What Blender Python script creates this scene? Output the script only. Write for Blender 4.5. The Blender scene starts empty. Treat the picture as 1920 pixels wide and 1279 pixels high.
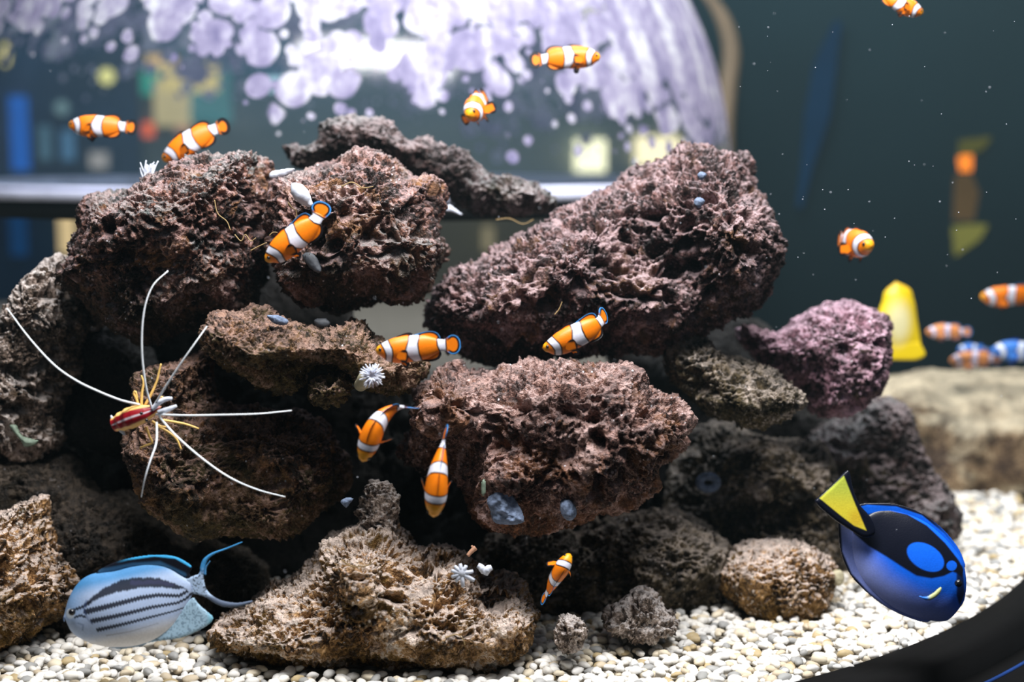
import bpy, math, random
import numpy as np
from mathutils import Vector

random.seed(7); rng = np.random.default_rng(7)
S = bpy.context.scene
C = S.collection

# ------------------------------------------------------------------ camera
W, H = 1920, 1279
LENS = 50.0
F = LENS / 36.0 * W
PITCH = math.radians(7.26)
CAM = np.array([0.0, 0.0, 0.43])
FWD = np.array([0.0, math.cos(PITCH), -math.sin(PITCH)])
UP = np.array([0.0, math.sin(PITCH), math.cos(PITCH)])
RIGHT = np.array([1.0, 0.0, 0.0])
cd = bpy.data.cameras.new('camera'); cam = bpy.data.objects.new('camera', cd); C.objects.link(cam)
cam.location = CAM; cam.rotation_euler = (math.pi / 2 - PITCH, 0, 0)
cd.lens = LENS; cd.sensor_width = 36; cd.clip_start = 0.02; cd.clip_end = 60
cd.dof.use_dof = True; cd.dof.focus_distance = 1.21; cd.dof.aperture_fstop = 2.6
S.camera = cam
S.view_settings.view_transform = 'Standard'; S.view_settings.look = 'None'
S.view_settings.exposure = 0.0; S.view_settings.gamma = 1.0; S.view_settings.use_curve_mapping = False
try:
    S.cycles.use_denoising = True
    S.cycles.max_bounces = 6; S.cycles.transparent_max_bounces = 12
except Exception: pass

# ------------------------------------------------------------------ light
world = bpy.data.worlds.new('room_air'); S.world = world; world.use_nodes = True
bg = world.node_tree.nodes['Background']; bg.inputs[0].default_value = (0.55, 0.66, 0.8, 1); bg.inputs[1].default_value = 0.115
def area(name, loc, target, sx, sy, power, col):
    l = bpy.data.lights.new(name, 'AREA'); l.shape = 'RECTANGLE'; l.size = sx; l.size_y = sy; l.energy = power; l.color = col
    o = bpy.data.objects.new(name, l); C.objects.link(o); o.location = loc
    o.rotation_euler = (Vector(target) - Vector(loc)).to_track_quat('-Z', 'Y').to_euler()
    return o
area('tank_lamp_over_reef', (0.10, 0.94, 1.12), (0.05, 1.25, 0.15), 0.9, 0.24, 29.0, (1.0, 0.99, 0.98))
area('tank_lamp_over_dome', (-0.10, 1.80, 1.70), (-0.15, 2.15, 0.7), 1.0, 0.4, 22.0, (0.86, 0.93, 1.0))
area('tank_lamp_over_boulder', (0.85, 2.05, 1.2), (0.80, 1.90, 0.1), 0.5, 0.3, 6.5, (1.0, 0.95, 0.86))
area('hall_lamp', (-0.3, 3.0, 2.4), (-0.2, 4.4, 0.3), 1.6, 0.4, 32.0, (0.9, 0.95, 1.0))  # added unseen light to brighten the hall wall

# ------------------------------------------------------------------ helpers
def at(px, py, d):
    px = np.asarray(px, float); py = np.asarray(py, float); d = np.asarray(d, float)
    x = (px - W / 2) / F; y = (py - H / 2) / F
    return CAM + d[..., None] * (FWD + x[..., None] * RIGHT - y[..., None] * UP)
def pt(px, py, d): return at(np.array([px]), np.array([py]), np.array([d]))[0]
def on_floor(px, py, z=0.0):
    r = FWD + (px - W / 2) / F * RIGHT - (py - H / 2) / F * UP
    return CAM + r * ((z - CAM[2]) / r[2])
def on_wall(px, py, y):
    r = FWD + (px - W / 2) / F * RIGHT - (py - H / 2) / F * UP
    return CAM + r * ((y - CAM[1]) / r[1])
def mm(px, d): return px * d / F
def lin(r, g, b):
    f = lambda c: (c / 255 / 12.92) if c / 255 <= 0.04045 else ((c / 255 + 0.055) / 1.055) ** 2.4
    return np.array([f(r), f(g), f(b)])
def sm(a, b, x):
    t = np.clip((x - a) / (b - a), 0, 1); return t * t * (3 - 2 * t)

def hsh(i, j, k, s):
    n = (i * 73856093) ^ (j * 19349663) ^ (k * 83492791) ^ (s * 2654435761 & 0x7fffffff)
    n = n & 0xffffffff
    n = ((n ^ (n >> 15)) * 0x2c1b3c6d) & 0xffffffff
    n = ((n ^ (n >> 12)) * 0x297a2d39) & 0xffffffff
    n = n ^ (n >> 15)
    return (n & 0xffffff) / float(0xffffff)
def vnoise(p, s=0):
    i = np.floor(p).astype(np.int64); f = p - i; u = f * f * f * (f * (f * 6 - 15) + 10)
    r = 0
    for a in (0, 1):
        for b in (0, 1):
            for c in (0, 1):
                w = (u[:, 0] if a else 1 - u[:, 0]) * (u[:, 1] if b else 1 - u[:, 1]) * (u[:, 2] if c else 1 - u[:, 2])
                r = r + w * hsh(i[:, 0] + a, i[:, 1] + b, i[:, 2] + c, s)
    return r * 2 - 1
ROT = np.array([[0.36, 0.48, -0.8], [-0.8, 0.6, 0.0], [0.48, 0.64, 0.6]])
def fbm(p, o=3, s=0):
    r = 0; a = 1.0; t = 0
    for k in range(o):
        r = r + a * vnoise(p, s + k); t += a; a *= 0.5; p = (p @ ROT.T) * 2.03 + 11.7
    return r / t
def worley(p, s=0):
    i = np.floor(p).astype(np.int64); f1 = np.full(len(p), 9.0)
    for a in (-1, 0, 1):
        for b in (-1, 0, 1):
            for c in (-1, 0, 1):
                q = i + np.array([a, b, c])
                d = 0
                for ax in range(3):
                    j = q[:, ax] + 0.15 + 0.7 * hsh(q[:, 0], q[:, 1], q[:, 2], s * 7 + ax + 1)
                    d = d + (j - p[:, ax]) ** 2
                f1 = np.minimum(f1, d)
    return np.sqrt(f1)

ORG = {}
def mesh(name, v, f, smooth=True, col=None):
    m = bpy.data.meshes.new(name)
    v = np.asarray(v, float)
    m.from_pydata(v.tolist(), [], f if isinstance(f, list) else f.tolist()); m.update()
    if smooth: m.polygons.foreach_set('use_smooth', np.ones(len(m.polygons), bool))
    if col is not None:
        a = m.color_attributes.new('Col', 'FLOAT_COLOR', 'POINT')
        c = np.ones((len(v), 4), np.float32); c[:, :3] = col; a.data.foreach_set('color', c.ravel())
    return m
def link(name, me, mat, parent=None, origin=(0, 0, 0)):
    o = bpy.data.objects.new(name, me); C.objects.link(o)
    for x in (mat if isinstance(mat, (list, tuple)) else [mat]):
        if x is not None: me.materials.append(x)
    if parent is not None: o.parent = parent; ORG[o.name] = ORG[parent.name]
    else: o.location = origin; ORG[o.name] = np.array(origin, float)
    return o
def part(name, v, f, mat, parent, col=None, label=None):
    o = link(name, mesh(name, np.asarray(v) - ORG[parent.name], f, col=col), mat, parent)
    if label: o['label'] = label
    return o
def solo(name, v, f, mat, col=None):
    v = np.asarray(v, float); org = np.array([v[:, 0].mean(), v[:, 1].mean(), v[:, 2].min()])
    return link(name, mesh(name, v - org, f, col=col), mat, None, org)
def thing(name, loc):
    o = bpy.data.objects.new(name, None); C.objects.link(o); o.empty_display_size = 0.01
    o.location = loc; ORG[o.name] = np.array(loc, float); return o
def tag(o, label, cat, group=None, kind=None):
    o['label'] = label; o['category'] = cat
    if group: o['group'] = group
    if kind: o['kind'] = kind
    return o

def spline(P, n):
    P = np.asarray(P, float); seg = np.r_[0, np.cumsum(np.linalg.norm(np.diff(P, axis=0), axis=1))]
    Q = np.vstack([2 * P[0] - P[1], P, 2 * P[-1] - P[-2]])
    fine = []
    for k in range(len(P) - 1):
        t = np.linspace(0, 1, 40, endpoint=(k == len(P) - 2))[:, None]
        a, b, c, d = Q[k], Q[k + 1], Q[k + 2], Q[k + 3]
        fine.append(0.5 * (2 * b + (c - a) * t + (2 * a - 5 * b + 4 * c - d) * t ** 2 + (3 * b - a - 3 * c + d) * t ** 3))
    X = np.vstack(fine); s = np.r_[0, np.cumsum(np.linalg.norm(np.diff(X, axis=0), axis=1))]
    u = np.linspace(0, s[-1], n)
    return np.stack([np.interp(u, s, X[:, k]) for k in range(3)], 1), s[-1]
def px_path(pts, d=None):
    return np.array([pt(p[0], p[1], p[2] if len(p) > 2 else d) for p in pts])
def tube(P, r0, r1=None, n=24, m=8, cap=True):
    """a tube along points P whose radius goes r0 -> r1 (or a list)"""
    X, L = spline(P, n); T = np.gradient(X, axis=0); T /= np.linalg.norm(T, axis=1)[:, None]
    ref = np.array([0.3, 0.5, 0.8]) if abs(T[0] @ np.array([0.3, 0.5, 0.8])) < 0.95 else np.array([1, 0, 0])
    A = np.cross(T, ref); A /= np.linalg.norm(A, axis=1)[:, None]; B = np.cross(T, A)
    r = np.interp(np.linspace(0, 1, n), np.linspace(0, 1, len(r0)), r0) if isinstance(r0, (list, tuple)) else np.linspace(r0, r0 if r1 is None else r1, n)
    th = np.arange(m) * 2 * math.pi / m
    v = (X[:, None] + r[:, None, None] * (np.cos(th)[None, :, None] * A[:, None] + np.sin(th)[None, :, None] * B[:, None])).reshape(-1, 3)
    f = [(i * m + j, i * m + (j + 1) % m, (i + 1) * m + (j + 1) % m, (i + 1) * m + j) for i in range(n - 1) for j in range(m)]
    if cap: f += [tuple(range(m))[::-1], tuple((n - 1) * m + j for j in range(m))]
    return v, f
def join(*vf):
    V = []; Fc = []; o = 0
    for v, f in vf:
        V.append(np.asarray(v)); Fc += [tuple(i + o for i in q) for q in f]; o += len(v)
    return np.vstack(V), Fc
def ball(c, r, n=12, m=16, sc=(1, 1, 1)):
    v = []
    for i in range(n + 1):
        a = math.pi * i / n
        for j in range(m):
            b = 2 * math.pi * j / m
            v.append((math.sin(a) * math.cos(b), math.sin(a) * math.sin(b), math.cos(a)))
    f = [(i * m + j, (i + 1) * m + j, (i + 1) * m + (j + 1) % m, i * m + (j + 1) % m) for i in range(n) for j in range(m)]
    return np.array(v) * r * np.array(sc) + np.array(c), f
def box(lo, hi):
    x0, y0, z0 = lo; x1, y1, z1 = hi
    v = [(x0, y0, z0), (x1, y0, z0), (x1, y1, z0), (x0, y1, z0), (x0, y0, z1), (x1, y0, z1), (x1, y1, z1), (x0, y1, z1)]
    return np.array(v), [(0, 3, 2, 1), (4, 5, 6, 7), (0, 1, 5, 4), (1, 2, 6, 5), (2, 3, 7, 6), (3, 0, 4, 7)]

def inside(P, x, y):
    P = np.asarray(P, float); r = np.zeros(x.shape, bool); n = len(P)
    for i in range(n):
        x0, y0 = P[i]; x1, y1 = P[(i + 1) % n]
        if y0 == y1: continue
        c = (y0 > y) != (y1 > y); r ^= c & (x < (x1 - x0) * (y - y0) / (y1 - y0) + x0)
    return r
def dist(P, x, y, closed=True):
    P = np.asarray(P, float); r = np.full(x.shape, 1e9); n = len(P)
    for i in range(n if closed else n - 1):
        a = P[i]; b = P[(i + 1) % n]; e = b - a; l = e @ e + 1e-12
        t = np.clip(((x - a[0]) * e[0] + (y - a[1]) * e[1]) / l, 0, 1)
        r = np.minimum(r, np.hypot(x - a[0] - t * e[0], y - a[1] - t * e[1]))
    return r
def smooth_poly(P, k=5):
    P = np.asarray(P, float); n = len(P); out = []
    for i in range(n):
        a, b, c, d = P[i - 1], P[i], P[(i + 1) % n], P[(i + 2) % n]
        for t in np.arange(k) / k:
            out.append(0.5 * (2 * b + (c - a) * t + (2 * a - 5 * b + 4 * c - d) * t ** 2 + (3 * b - a - 3 * c + d) * t ** 3))
    return np.array(out)
def pillow(P, D, front, back, R, cell, low=None, edge=0.0):
    """closed solid with outline P (in picture pixels, standing at depth D), bulging front/back metres; low(points) modulates the bulge"""
    P = np.asarray(P, float)
    gx = np.arange(P[:, 0].min() - cell, P[:, 0].max() + 2 * cell, cell); gy = np.arange(P[:, 1].min() - cell, P[:, 1].max() + 2 * cell, cell)
    X, Y = np.meshgrid(gx, gy); m = inside(P, X, Y); d = dist(P, X, Y) * m
    h = np.sqrt(np.clip(1 - (1 - np.clip(d / R, 0, 1)) ** 2, 0, 1)); Z = at(X, Y, np.full(X.shape, D))
    hf = front * h; hb = back * h
    if low is not None:
        q = low(Z.reshape(-1, 3)).reshape(X.shape); hf = hf * (1 + q)
    Vf = Z - (hf + edge)[..., None] * FWD; Vb = Z + (hb + edge)[..., None] * FWD
    ok = m[:-1, :-1] & m[1:, :-1] & m[:-1, 1:] & m[1:, 1:]
    idx = -np.ones(X.shape, int); use = np.zeros(X.shape, bool)
    for a in (0, 1):
        for b in (0, 1): use[a:a + ok.shape[0], b:b + ok.shape[1]] |= ok
    idx[use] = np.arange(use.sum()); n = int(use.sum())
    v = np.vstack([Vf[use], Vb[use]]); f = []
    I, J = np.nonzero(ok)
    for i, j in zip(I, J):
        a, b, c, e = idx[i, j], idx[i, j + 1], idx[i + 1, j + 1], idx[i + 1, j]
        f.append((a, e, c, b)); f.append((a + n, b + n, c + n, e + n))
    pad = np.pad(ok, 1)
    for i, j in zip(I, J):
        a, b, c, e = idx[i, j], idx[i, j + 1], idx[i + 1, j + 1], idx[i + 1, j]
        if not pad[i, j + 1]: f.append((a, b, b + n, a + n))
        if not pad[i + 2, j + 1]: f.append((c, e, e + n, c + n))
        if not pad[i + 1, j]: f.append((e, a, a + n, e + n))
        if not pad[i + 1, j + 2]: f.append((b, c, c + n, b + n))
    px = np.r_[X[use], X[use]]; py = np.r_[Y[use], Y[use]]
    return v, f, px, py

# ------------------------------------------------------------------ materials
def nt(name):
    m = bpy.data.materials.new(name); m.use_nodes = True; t = m.node_tree; t.nodes.clear()
    o = t.nodes.new('ShaderNodeOutputMaterial'); return m, t, o
def N(t, kind, **kw):
    n = t.nodes.new(kind)
    for k, v in kw.items():
        if k in n.inputs: n.inputs[k].default_value = v
        else: setattr(n, k, v)
    return n
def ramp(t, fac, stops):
    r = t.nodes.new('ShaderNodeValToRGB'); e = r.color_ramp.elements
    while len(e) < len(stops): e.new(0.5)
    for k, (p, c) in enumerate(stops): e[k].position = p; e[k].color = (*c, 1)
    t.links.new(fac, r.inputs[0]); return r.outputs[0]
def mixc(t, fac, a, b, mode='MIX'):
    n = t.nodes.new('ShaderNodeMix'); n.data_type = 'RGBA'; n.blend_type = mode
    for s, v in ((0, fac), (6, a), (7, b)):
        if isinstance(v, (int, float)): n.inputs[s].default_value = v
        elif isinstance(v, (tuple, list, np.ndarray)): n.inputs[s].default_value = (*[float(x) for x in v], 1)
        else: t.links.new(v, n.inputs[s])
    return n.outputs[2]
def math_(t, op, a, b=None, clamp=False):
    n = t.nodes.new('ShaderNodeMath'); n.operation = op; n.use_clamp = clamp
    for k, v in enumerate((a, b)):
        if v is None: continue
        if isinstance(v, (int, float)): n.inputs[k].default_value = v
        else: t.links.new(v, n.inputs[k])
    return n.outputs[0]
def coords(t): return t.nodes.new('ShaderNodeTexCoord').outputs['Object']
def noise(t, co, scale, detail=4, rough=0.55, dist_=0.0):
    n = N(t, 'ShaderNodeTexNoise'); n.inputs['Scale'].default_value = scale; n.inputs['Detail'].default_value = detail
    n.inputs['Roughness'].default_value = rough; n.inputs['Distortion'].default_value = dist_
    t.links.new(co, n.inputs['Vector']); return n.outputs[0]
def voro(t, co, scale, rnd=1.0):
    n = N(t, 'ShaderNodeTexVoronoi'); n.inputs['Scale'].default_value = scale; n.inputs['Randomness'].default_value = rnd
    t.links.new(co, n.inputs['Vector']); return n
def pbsdf(t, o, color, rough=0.6, spec=0.4, bump=None, bs=0.5, bd=0.001):
    p = t.nodes.new('ShaderNodeBsdfPrincipled'); p.inputs['Roughness'].default_value = rough; p.inputs['Specular IOR Level'].default_value = spec
    if isinstance(color, (tuple, list, np.ndarray)): p.inputs['Base Color'].default_value = (*[float(c) for c in color], 1)
    else: t.links.new(color, p.inputs['Base Color'])
    if bump is not None:
        b = t.nodes.new('ShaderNodeBump'); b.inputs['Strength'].default_value = bs; b.inputs['Distance'].default_value = bd
        t.links.new(bump, b.inputs['Height']); t.links.new(b.outputs[0], p.inputs['Normal'])
    t.links.new(p.outputs[0], o.inputs[0]); return p
def plain(name, c, rough=0.6, var=0.15, scale=60, spec=0.4, bs=0.3):
    m, t, o = nt(name); co = coords(t); n = noise(t, co, scale)
    c = np.asarray(c, float)
    pbsdf(t, o, ramp(t, n, [(0.3, tuple(c * (1 - var))), (0.7, tuple(np.minimum(c * (1 + var), 1)))]), rough, spec, n, bs, 0.002); return m
def glow(name, c, s):
    m, t, o = nt(name); co = coords(t); n = noise(t, co, 9.0, 2)
    e = N(t, 'ShaderNodeEmission'); e.inputs[1].default_value = s; c = np.asarray(c, float)
    t.links.new(ramp(t, n, [(0.3, tuple(c * 0.8)), (0.7, tuple(c))]), e.inputs[0]); t.links.new(e.outputs[0], o.inputs[0]); return m
def skin(name, rough=0.42, spec=0.4):
    m, t, o = nt(name); a = N(t, 'ShaderNodeAttribute', attribute_name='Col'); co = coords(t); n = noise(t, co, 700, 2)
    c = mixc(t, ramp(t, n, [(0.3, (0.0,) * 3), (0.7, (0.12,) * 3)]), a.outputs[0], (0, 0, 0))
    pbsdf(t, o, c, rough, spec, n, 0.15, 0.0006); return m

def rock_mat(name, dark, mid, light, top, topamt, patch=None, patchamt=0.0, speck=1.0, scale=1.0, algae=0.0, low=None, crust=0.5):
    m, t, o = nt(name); co = coords(t)
    a = noise(t, co, 28 * scale, 6, 0.62); b = noise(t, co, 110 * scale, 5, 0.65); c = noise(t, co, 420, 3, 0.6)
    k = math_(t, 'ADD', math_(t, 'MULTIPLY', a, 0.34), math_(t, 'ADD', math_(t, 'MULTIPLY', b, 0.36), math_(t, 'MULTIPLY', c, 0.30)))
    col = ramp(t, k, [(0.43, tuple(dark)), (0.50, tuple(mid)), (0.57, tuple(light))])
    if patch is not None:
        n2 = noise(t, co, 17, 5, 0.6, 0.6)
        col = mixc(t, ramp(t, n2, [(0.62 - patchamt * 0.3, (0,) * 3), (0.68 - patchamt * 0.3, (1,) * 3)]), col, mixc(t, ramp(t, b, [(0.4, (0,) * 3), (0.6, (1,) * 3)]), np.asarray(patch) * 0.45, patch))
    if low is not None:       # growth at the foot of the stone; pink rock paints in gravel bounce
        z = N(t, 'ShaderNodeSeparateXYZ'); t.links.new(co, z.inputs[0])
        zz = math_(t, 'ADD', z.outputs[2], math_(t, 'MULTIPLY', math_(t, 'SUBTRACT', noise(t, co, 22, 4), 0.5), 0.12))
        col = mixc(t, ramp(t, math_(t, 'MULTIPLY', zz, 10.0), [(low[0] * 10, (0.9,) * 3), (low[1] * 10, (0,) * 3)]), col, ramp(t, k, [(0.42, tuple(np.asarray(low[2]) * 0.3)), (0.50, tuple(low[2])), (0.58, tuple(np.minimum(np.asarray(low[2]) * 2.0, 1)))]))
    # encrusting growth in pale patches
    cm = math_(t, 'MULTIPLY', ramp(t, noise(t, co, 15, 5, 0.68, 0.4), [(0.54, (0,) * 3), (0.585, (1,) * 3)]), crust)
    col = mixc(t, cm, col, ramp(t, k, [(0.42, tuple(np.asarray(light) * 0.22)), (0.49, tuple(np.asarray(light) * 0.9)), (0.57, tuple(np.minimum(np.asarray(top) * 1.15, 0.9)))]))
    # pale crust on the upward faces, brightened to paint in the top light
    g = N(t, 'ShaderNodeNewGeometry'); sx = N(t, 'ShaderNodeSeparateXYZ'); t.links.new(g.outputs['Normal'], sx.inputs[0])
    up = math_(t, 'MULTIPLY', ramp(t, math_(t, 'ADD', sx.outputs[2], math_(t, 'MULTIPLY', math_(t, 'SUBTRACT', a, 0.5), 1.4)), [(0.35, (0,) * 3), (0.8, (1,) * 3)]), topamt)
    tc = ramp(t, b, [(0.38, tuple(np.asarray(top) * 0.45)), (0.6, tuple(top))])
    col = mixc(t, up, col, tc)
    if algae > 0:
        am = math_(t, 'MULTIPLY', ramp(t, noise(t, co, 13, 3, 0.6), [(0.50, (0,) * 3), (0.58, (1,) * 3)]), math_(t, 'MULTIPLY', ramp(t, sx.outputs[2], [(0.15, (0,) * 3), (0.6, (1,) * 3)]), algae))
        col = mixc(t, am, col, ramp(t, c, [(0.35, tuple(lin(58, 70, 72))), (0.65, tuple(lin(160, 178, 176)))]))
    v = voro(t, co, 150); s = ramp(t, v.outputs['Distance'], [(0.10, (1,) * 3), (0.17, (0,) * 3)])
    s = math_(t, 'MULTIPLY', math_(t, 'MULTIPLY', s, ramp(t, noise(t, co, 60, 2), [(0.54, (0,) * 3), (0.66, (1,) * 3)])), speck)
    col = mixc(t, s, col, lin(225, 222, 228))
    v3 = voro(t, co, 210); cr = ramp(t, v3.outputs['Distance'], [(0.18, (1,) * 3), (0.34, (0,) * 3)])
    cr = math_(t, 'MULTIPLY', cr, math_(t, 'MULTIPLY', ramp(t, noise(t, co, 42, 4, 0.6), [(0.50, (0,) * 3), (0.60, (1,) * 3)]), 0.75 * speck))
    col = mixc(t, cr, col, mixc(t, v3.outputs['Color'], np.asarray(top) * 0.8, np.minimum(np.asarray(top) * 1.25, 0.9)))
    bump = math_(t, 'ADD', b, math_(t, 'MULTIPLY', c, 1.2))
    pbsdf(t, o, col, 0.6, 0.35, bump, 1.0, 0.004); return m
M = {}
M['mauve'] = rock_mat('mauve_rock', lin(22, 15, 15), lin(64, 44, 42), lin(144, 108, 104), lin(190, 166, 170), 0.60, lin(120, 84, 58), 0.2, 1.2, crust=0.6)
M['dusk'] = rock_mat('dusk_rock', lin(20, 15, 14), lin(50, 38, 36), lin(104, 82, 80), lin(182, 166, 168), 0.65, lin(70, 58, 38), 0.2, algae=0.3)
M['pink'] = rock_mat('pink_rock', lin(36, 22, 20), lin(88, 58, 50), lin(162, 124, 112), lin(188, 162, 158), 0.42, lin(126, 82, 54), 0.36, 1.2, low=(.012, .05, lin(128, 84, 54)), crust=0.7)  # tan foot puts gravel bounce light into the colour
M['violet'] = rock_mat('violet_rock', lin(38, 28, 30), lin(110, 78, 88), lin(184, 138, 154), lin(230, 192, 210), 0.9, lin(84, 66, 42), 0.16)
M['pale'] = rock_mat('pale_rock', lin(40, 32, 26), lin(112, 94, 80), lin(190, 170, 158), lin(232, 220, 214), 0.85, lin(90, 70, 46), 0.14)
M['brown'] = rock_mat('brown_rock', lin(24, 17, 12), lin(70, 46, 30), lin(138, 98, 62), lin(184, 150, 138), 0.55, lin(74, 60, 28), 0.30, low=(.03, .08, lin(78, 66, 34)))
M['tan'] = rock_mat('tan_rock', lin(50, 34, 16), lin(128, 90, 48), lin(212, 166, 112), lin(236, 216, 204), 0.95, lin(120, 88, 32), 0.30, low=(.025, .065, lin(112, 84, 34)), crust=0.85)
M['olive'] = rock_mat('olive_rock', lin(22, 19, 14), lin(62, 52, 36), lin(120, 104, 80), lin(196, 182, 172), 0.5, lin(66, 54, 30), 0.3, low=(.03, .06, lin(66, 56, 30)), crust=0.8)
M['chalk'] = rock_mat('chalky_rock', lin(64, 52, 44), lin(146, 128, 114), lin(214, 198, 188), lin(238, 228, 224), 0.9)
M['deep'] = rock_mat('shaded_brown_rock', lin(14, 11, 8), lin(34, 27, 19), lin(64, 52, 38), lin(116, 104, 94), 0.35, lin(46, 36, 20), 0.3, 0.4)  # darker copy of the brown rock with shade painted into its colour
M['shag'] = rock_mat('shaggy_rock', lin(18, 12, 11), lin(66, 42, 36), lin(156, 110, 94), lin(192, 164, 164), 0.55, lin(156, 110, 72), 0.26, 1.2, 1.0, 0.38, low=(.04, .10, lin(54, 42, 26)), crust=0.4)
M['slate'] = rock_mat('slate_shade_rock', lin(12, 11, 11), lin(20, 18, 18), lin(32, 29, 28), lin(34, 31, 29), 0.3, None, 0, 0.15)  # slab colour; also paints shade onto the filler rocks in the gaps
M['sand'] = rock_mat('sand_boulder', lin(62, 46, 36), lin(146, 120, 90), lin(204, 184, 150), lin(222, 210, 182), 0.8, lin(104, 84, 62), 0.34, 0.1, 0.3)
M['clown'] = skin('clownfish_skin'); M['tang'] = skin('tang_skin', 0.35); M['angel'] = skin('angelfish_skin', 0.5, 0.12)
M['eye'] = plain('eye_black', (0.006, 0.006, 0.008), 0.15, 0.1, 60, 0.6, 0.0)
M['white'] = plain('polyp_white', lin(206, 212, 226), 0.5, 0.08, 200)
M['beige'] = plain('polyp_beige', lin(176, 168, 140), 0.6, 0.2, 150)
M['bluegrey'] = plain('sponge_blue_grey', lin(112, 126, 150), 0.95, 0.4, 260, 0.08, 0.8)
M['greygreen'] = plain('grey_green', lin(112, 128, 112), 0.6, 0.2, 150)
M['grey'] = plain('grey_polyp', lin(70, 74, 80), 0.6, 0.25, 150)
M['antenna'] = plain('antenna_white', lin(240, 246, 255), 0.35, 0.05, 50)
M['leg'] = plain('leg_yellow', lin(232, 190, 110), 0.4, 0.15, 90)
M['hair'] = plain('algae_strand', lin(150, 126, 84), 0.7, 0.2, 90)
M['black'] = plain('black_rim', lin(7, 7, 8), 0.8, 0.2, 30, 0.1)
M['blueglint'] = plain('painted_blue_glint', lin(30, 60, 120), 0.3, 0.2, 30)

# ------------------------------------------------------------------ setting
# bottom of the tank: gravel bed inside a round front
p1, p2, p3 = (on_floor(1920, 1083, .004)[:2], on_floor(1725, 1203, .004)[:2], on_floor(1480, 1281, .004)[:2])
A_ = 2 * np.array([p2 - p1, p3 - p1]); b_ = np.array([p2 @ p2 - p1 @ p1, p3 @ p3 - p1 @ p1])
CC = np.linalg.solve(A_, b_); RR = float(np.linalg.norm(p1 - CC))
def ring(r0, r1, z0, z1, a0, a1, c=CC, n=160):
    v = []; f = []
    for i in range(n + 1):
        a = a0 + (a1 - a0) * i / n; x, y = math.cos(a), math.sin(a)
        for r, z in ((r0, z0), (r1, z0), (r1, z1), (r0, z1)): v.append((c[0] + r * x, c[1] + r * y, z))
    for i in range(n):
        for j in range(4):
            k = (j + 1) % 4; f.append((i * 4 + j, i * 4 + k, i * 4 + 4 + k, i * 4 + 4 + j))
    f += [(3, 2, 1, 0), tuple(n * 4 + j for j in range(4))]
    return np.array(v), f
A0, A1 = math.radians(-128), math.radians(40)
o = solo('trim_1', *ring(RR, RR + 0.045, -0.10, 0.004, A0, A1), M['black']); tag(o, 'black curved bottom rim of the tank front', 'rim', kind='structure')
o = solo('trim_2', *ring(RR + 0.045, RR + 0.60, -0.10, -0.018, A0, A1), M['black']); tag(o, 'black ledge outside the curved tank rim', 'ledge', kind='structure')
o = solo('trim_3', *ring(RR + 0.062, RR + 0.0645, -0.02, -0.0165, A0, A1), M['blueglint']); tag(o, 'thin blue reflection line painted along the black ledge', 'line', kind='structure')  # strip painted blue for a lamp reflection on the ledge edge
m, t, o_ = nt('gravel_bed'); co = coords(t); vv = voro(t, co, 110)
pbsdf(t, o_, ramp(t, vv.outputs['Distance'], [(0.0, tuple(lin(205, 198, 184))), (0.9, tuple(lin(120, 112, 98)))]), 0.8, 0.2, vv.outputs['Distance'], 1.0, 0.004)
ang_ = np.linspace(A0, A1, 120); arc = [(CC[0] + (RR + .01) * math.cos(a), CC[1] + (RR + .01) * math.sin(a)) for a in ang_]
arc += [(CC[0] + (RR + .01) * math.cos(A1), 4.6), (-3.2, 4.6), (-3.2, arc[0][1])]; na = len(arc)
v = np.array([(x, y, z) for z in (-.05, -.006) for x, y in arc]); f = [tuple(range(na))[::-1], tuple(range(na, 2 * na))] + [(i, (i + 1) % na, (i + 1) % na + na, i + na) for i in range(na)]
o = link('floor', mesh('floor', v, f, smooth=False), m); tag(o, 'gravel covered tank bottom', 'floor', kind='structure')

# walls beyond the tank
def wall_mat(name, lo, hi, zsplit=None, scale=1.6):
    m, t, o = nt(name); co = coords(t); n = noise(t, co, scale, 3)
    col = ramp(t, n, [(0.3, tuple(lo)), (0.7, tuple(hi))])
    if zsplit is not None:
        s = N(t, 'ShaderNodeSeparateXYZ'); t.links.new(co, s.inputs[0])
        col = mixc(t, ramp(t, s.outputs[2], [(zsplit[0], (0,) * 3), (zsplit[1], (1,) * 3)]), zsplit[2], col)
    pbsdf(t, o, col, 0.7, 0.2); return m
o = solo('wall_back', *box((-3.2, 4.5, -0.05), (0.62, 4.6, 2.6)), wall_mat('hall_wall', lin(14, 62, 96), lin(30, 92, 124), (0.48, 0.78, lin(132, 136, 128))))  # paler lower part paints the room's light into the wall
tag(o, 'blue grey hall wall seen through the dome', 'wall', kind='structure')
o = solo('wall_left', *box((-3.2, 4.30, -0.05), (-1.12, 4.36, 2.6)), wall_mat('navy_wall', lin(10, 34, 60), lin(18, 60, 96), None, 3.0))
tag(o, 'dark navy hall wall at the far left', 'wall', kind='structure')
o = solo('wall_right', *box((0.362, 2.95, -0.05), (2.6, 3.02, 2.6)), wall_mat('teal_wall', lin(18, 44, 52), lin(28, 58, 66), None, 1.2))
tag(o, 'dark teal back wall of the tank', 'wall', kind='structure')

# the water itself: a thin haze that fills the tank
m, t, o_ = nt('tank_water'); vs = N(t, 'ShaderNodeVolumeScatter'); vs.inputs['Color'].default_value = (0.62, 0.90, 1.0, 1); vs.inputs['Density'].default_value = 0.022; vs.inputs['Anisotropy'].default_value = 0.2
t.links.new(vs.outputs[0], o_.inputs['Volume'])
o = link('water', mesh('water', *box((-1.7, 1.03, -.03), (1.9, 2.9, 1.0)), smooth=False), m); tag(o, 'slightly hazy water filling the tank', 'water', kind='structure')

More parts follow.
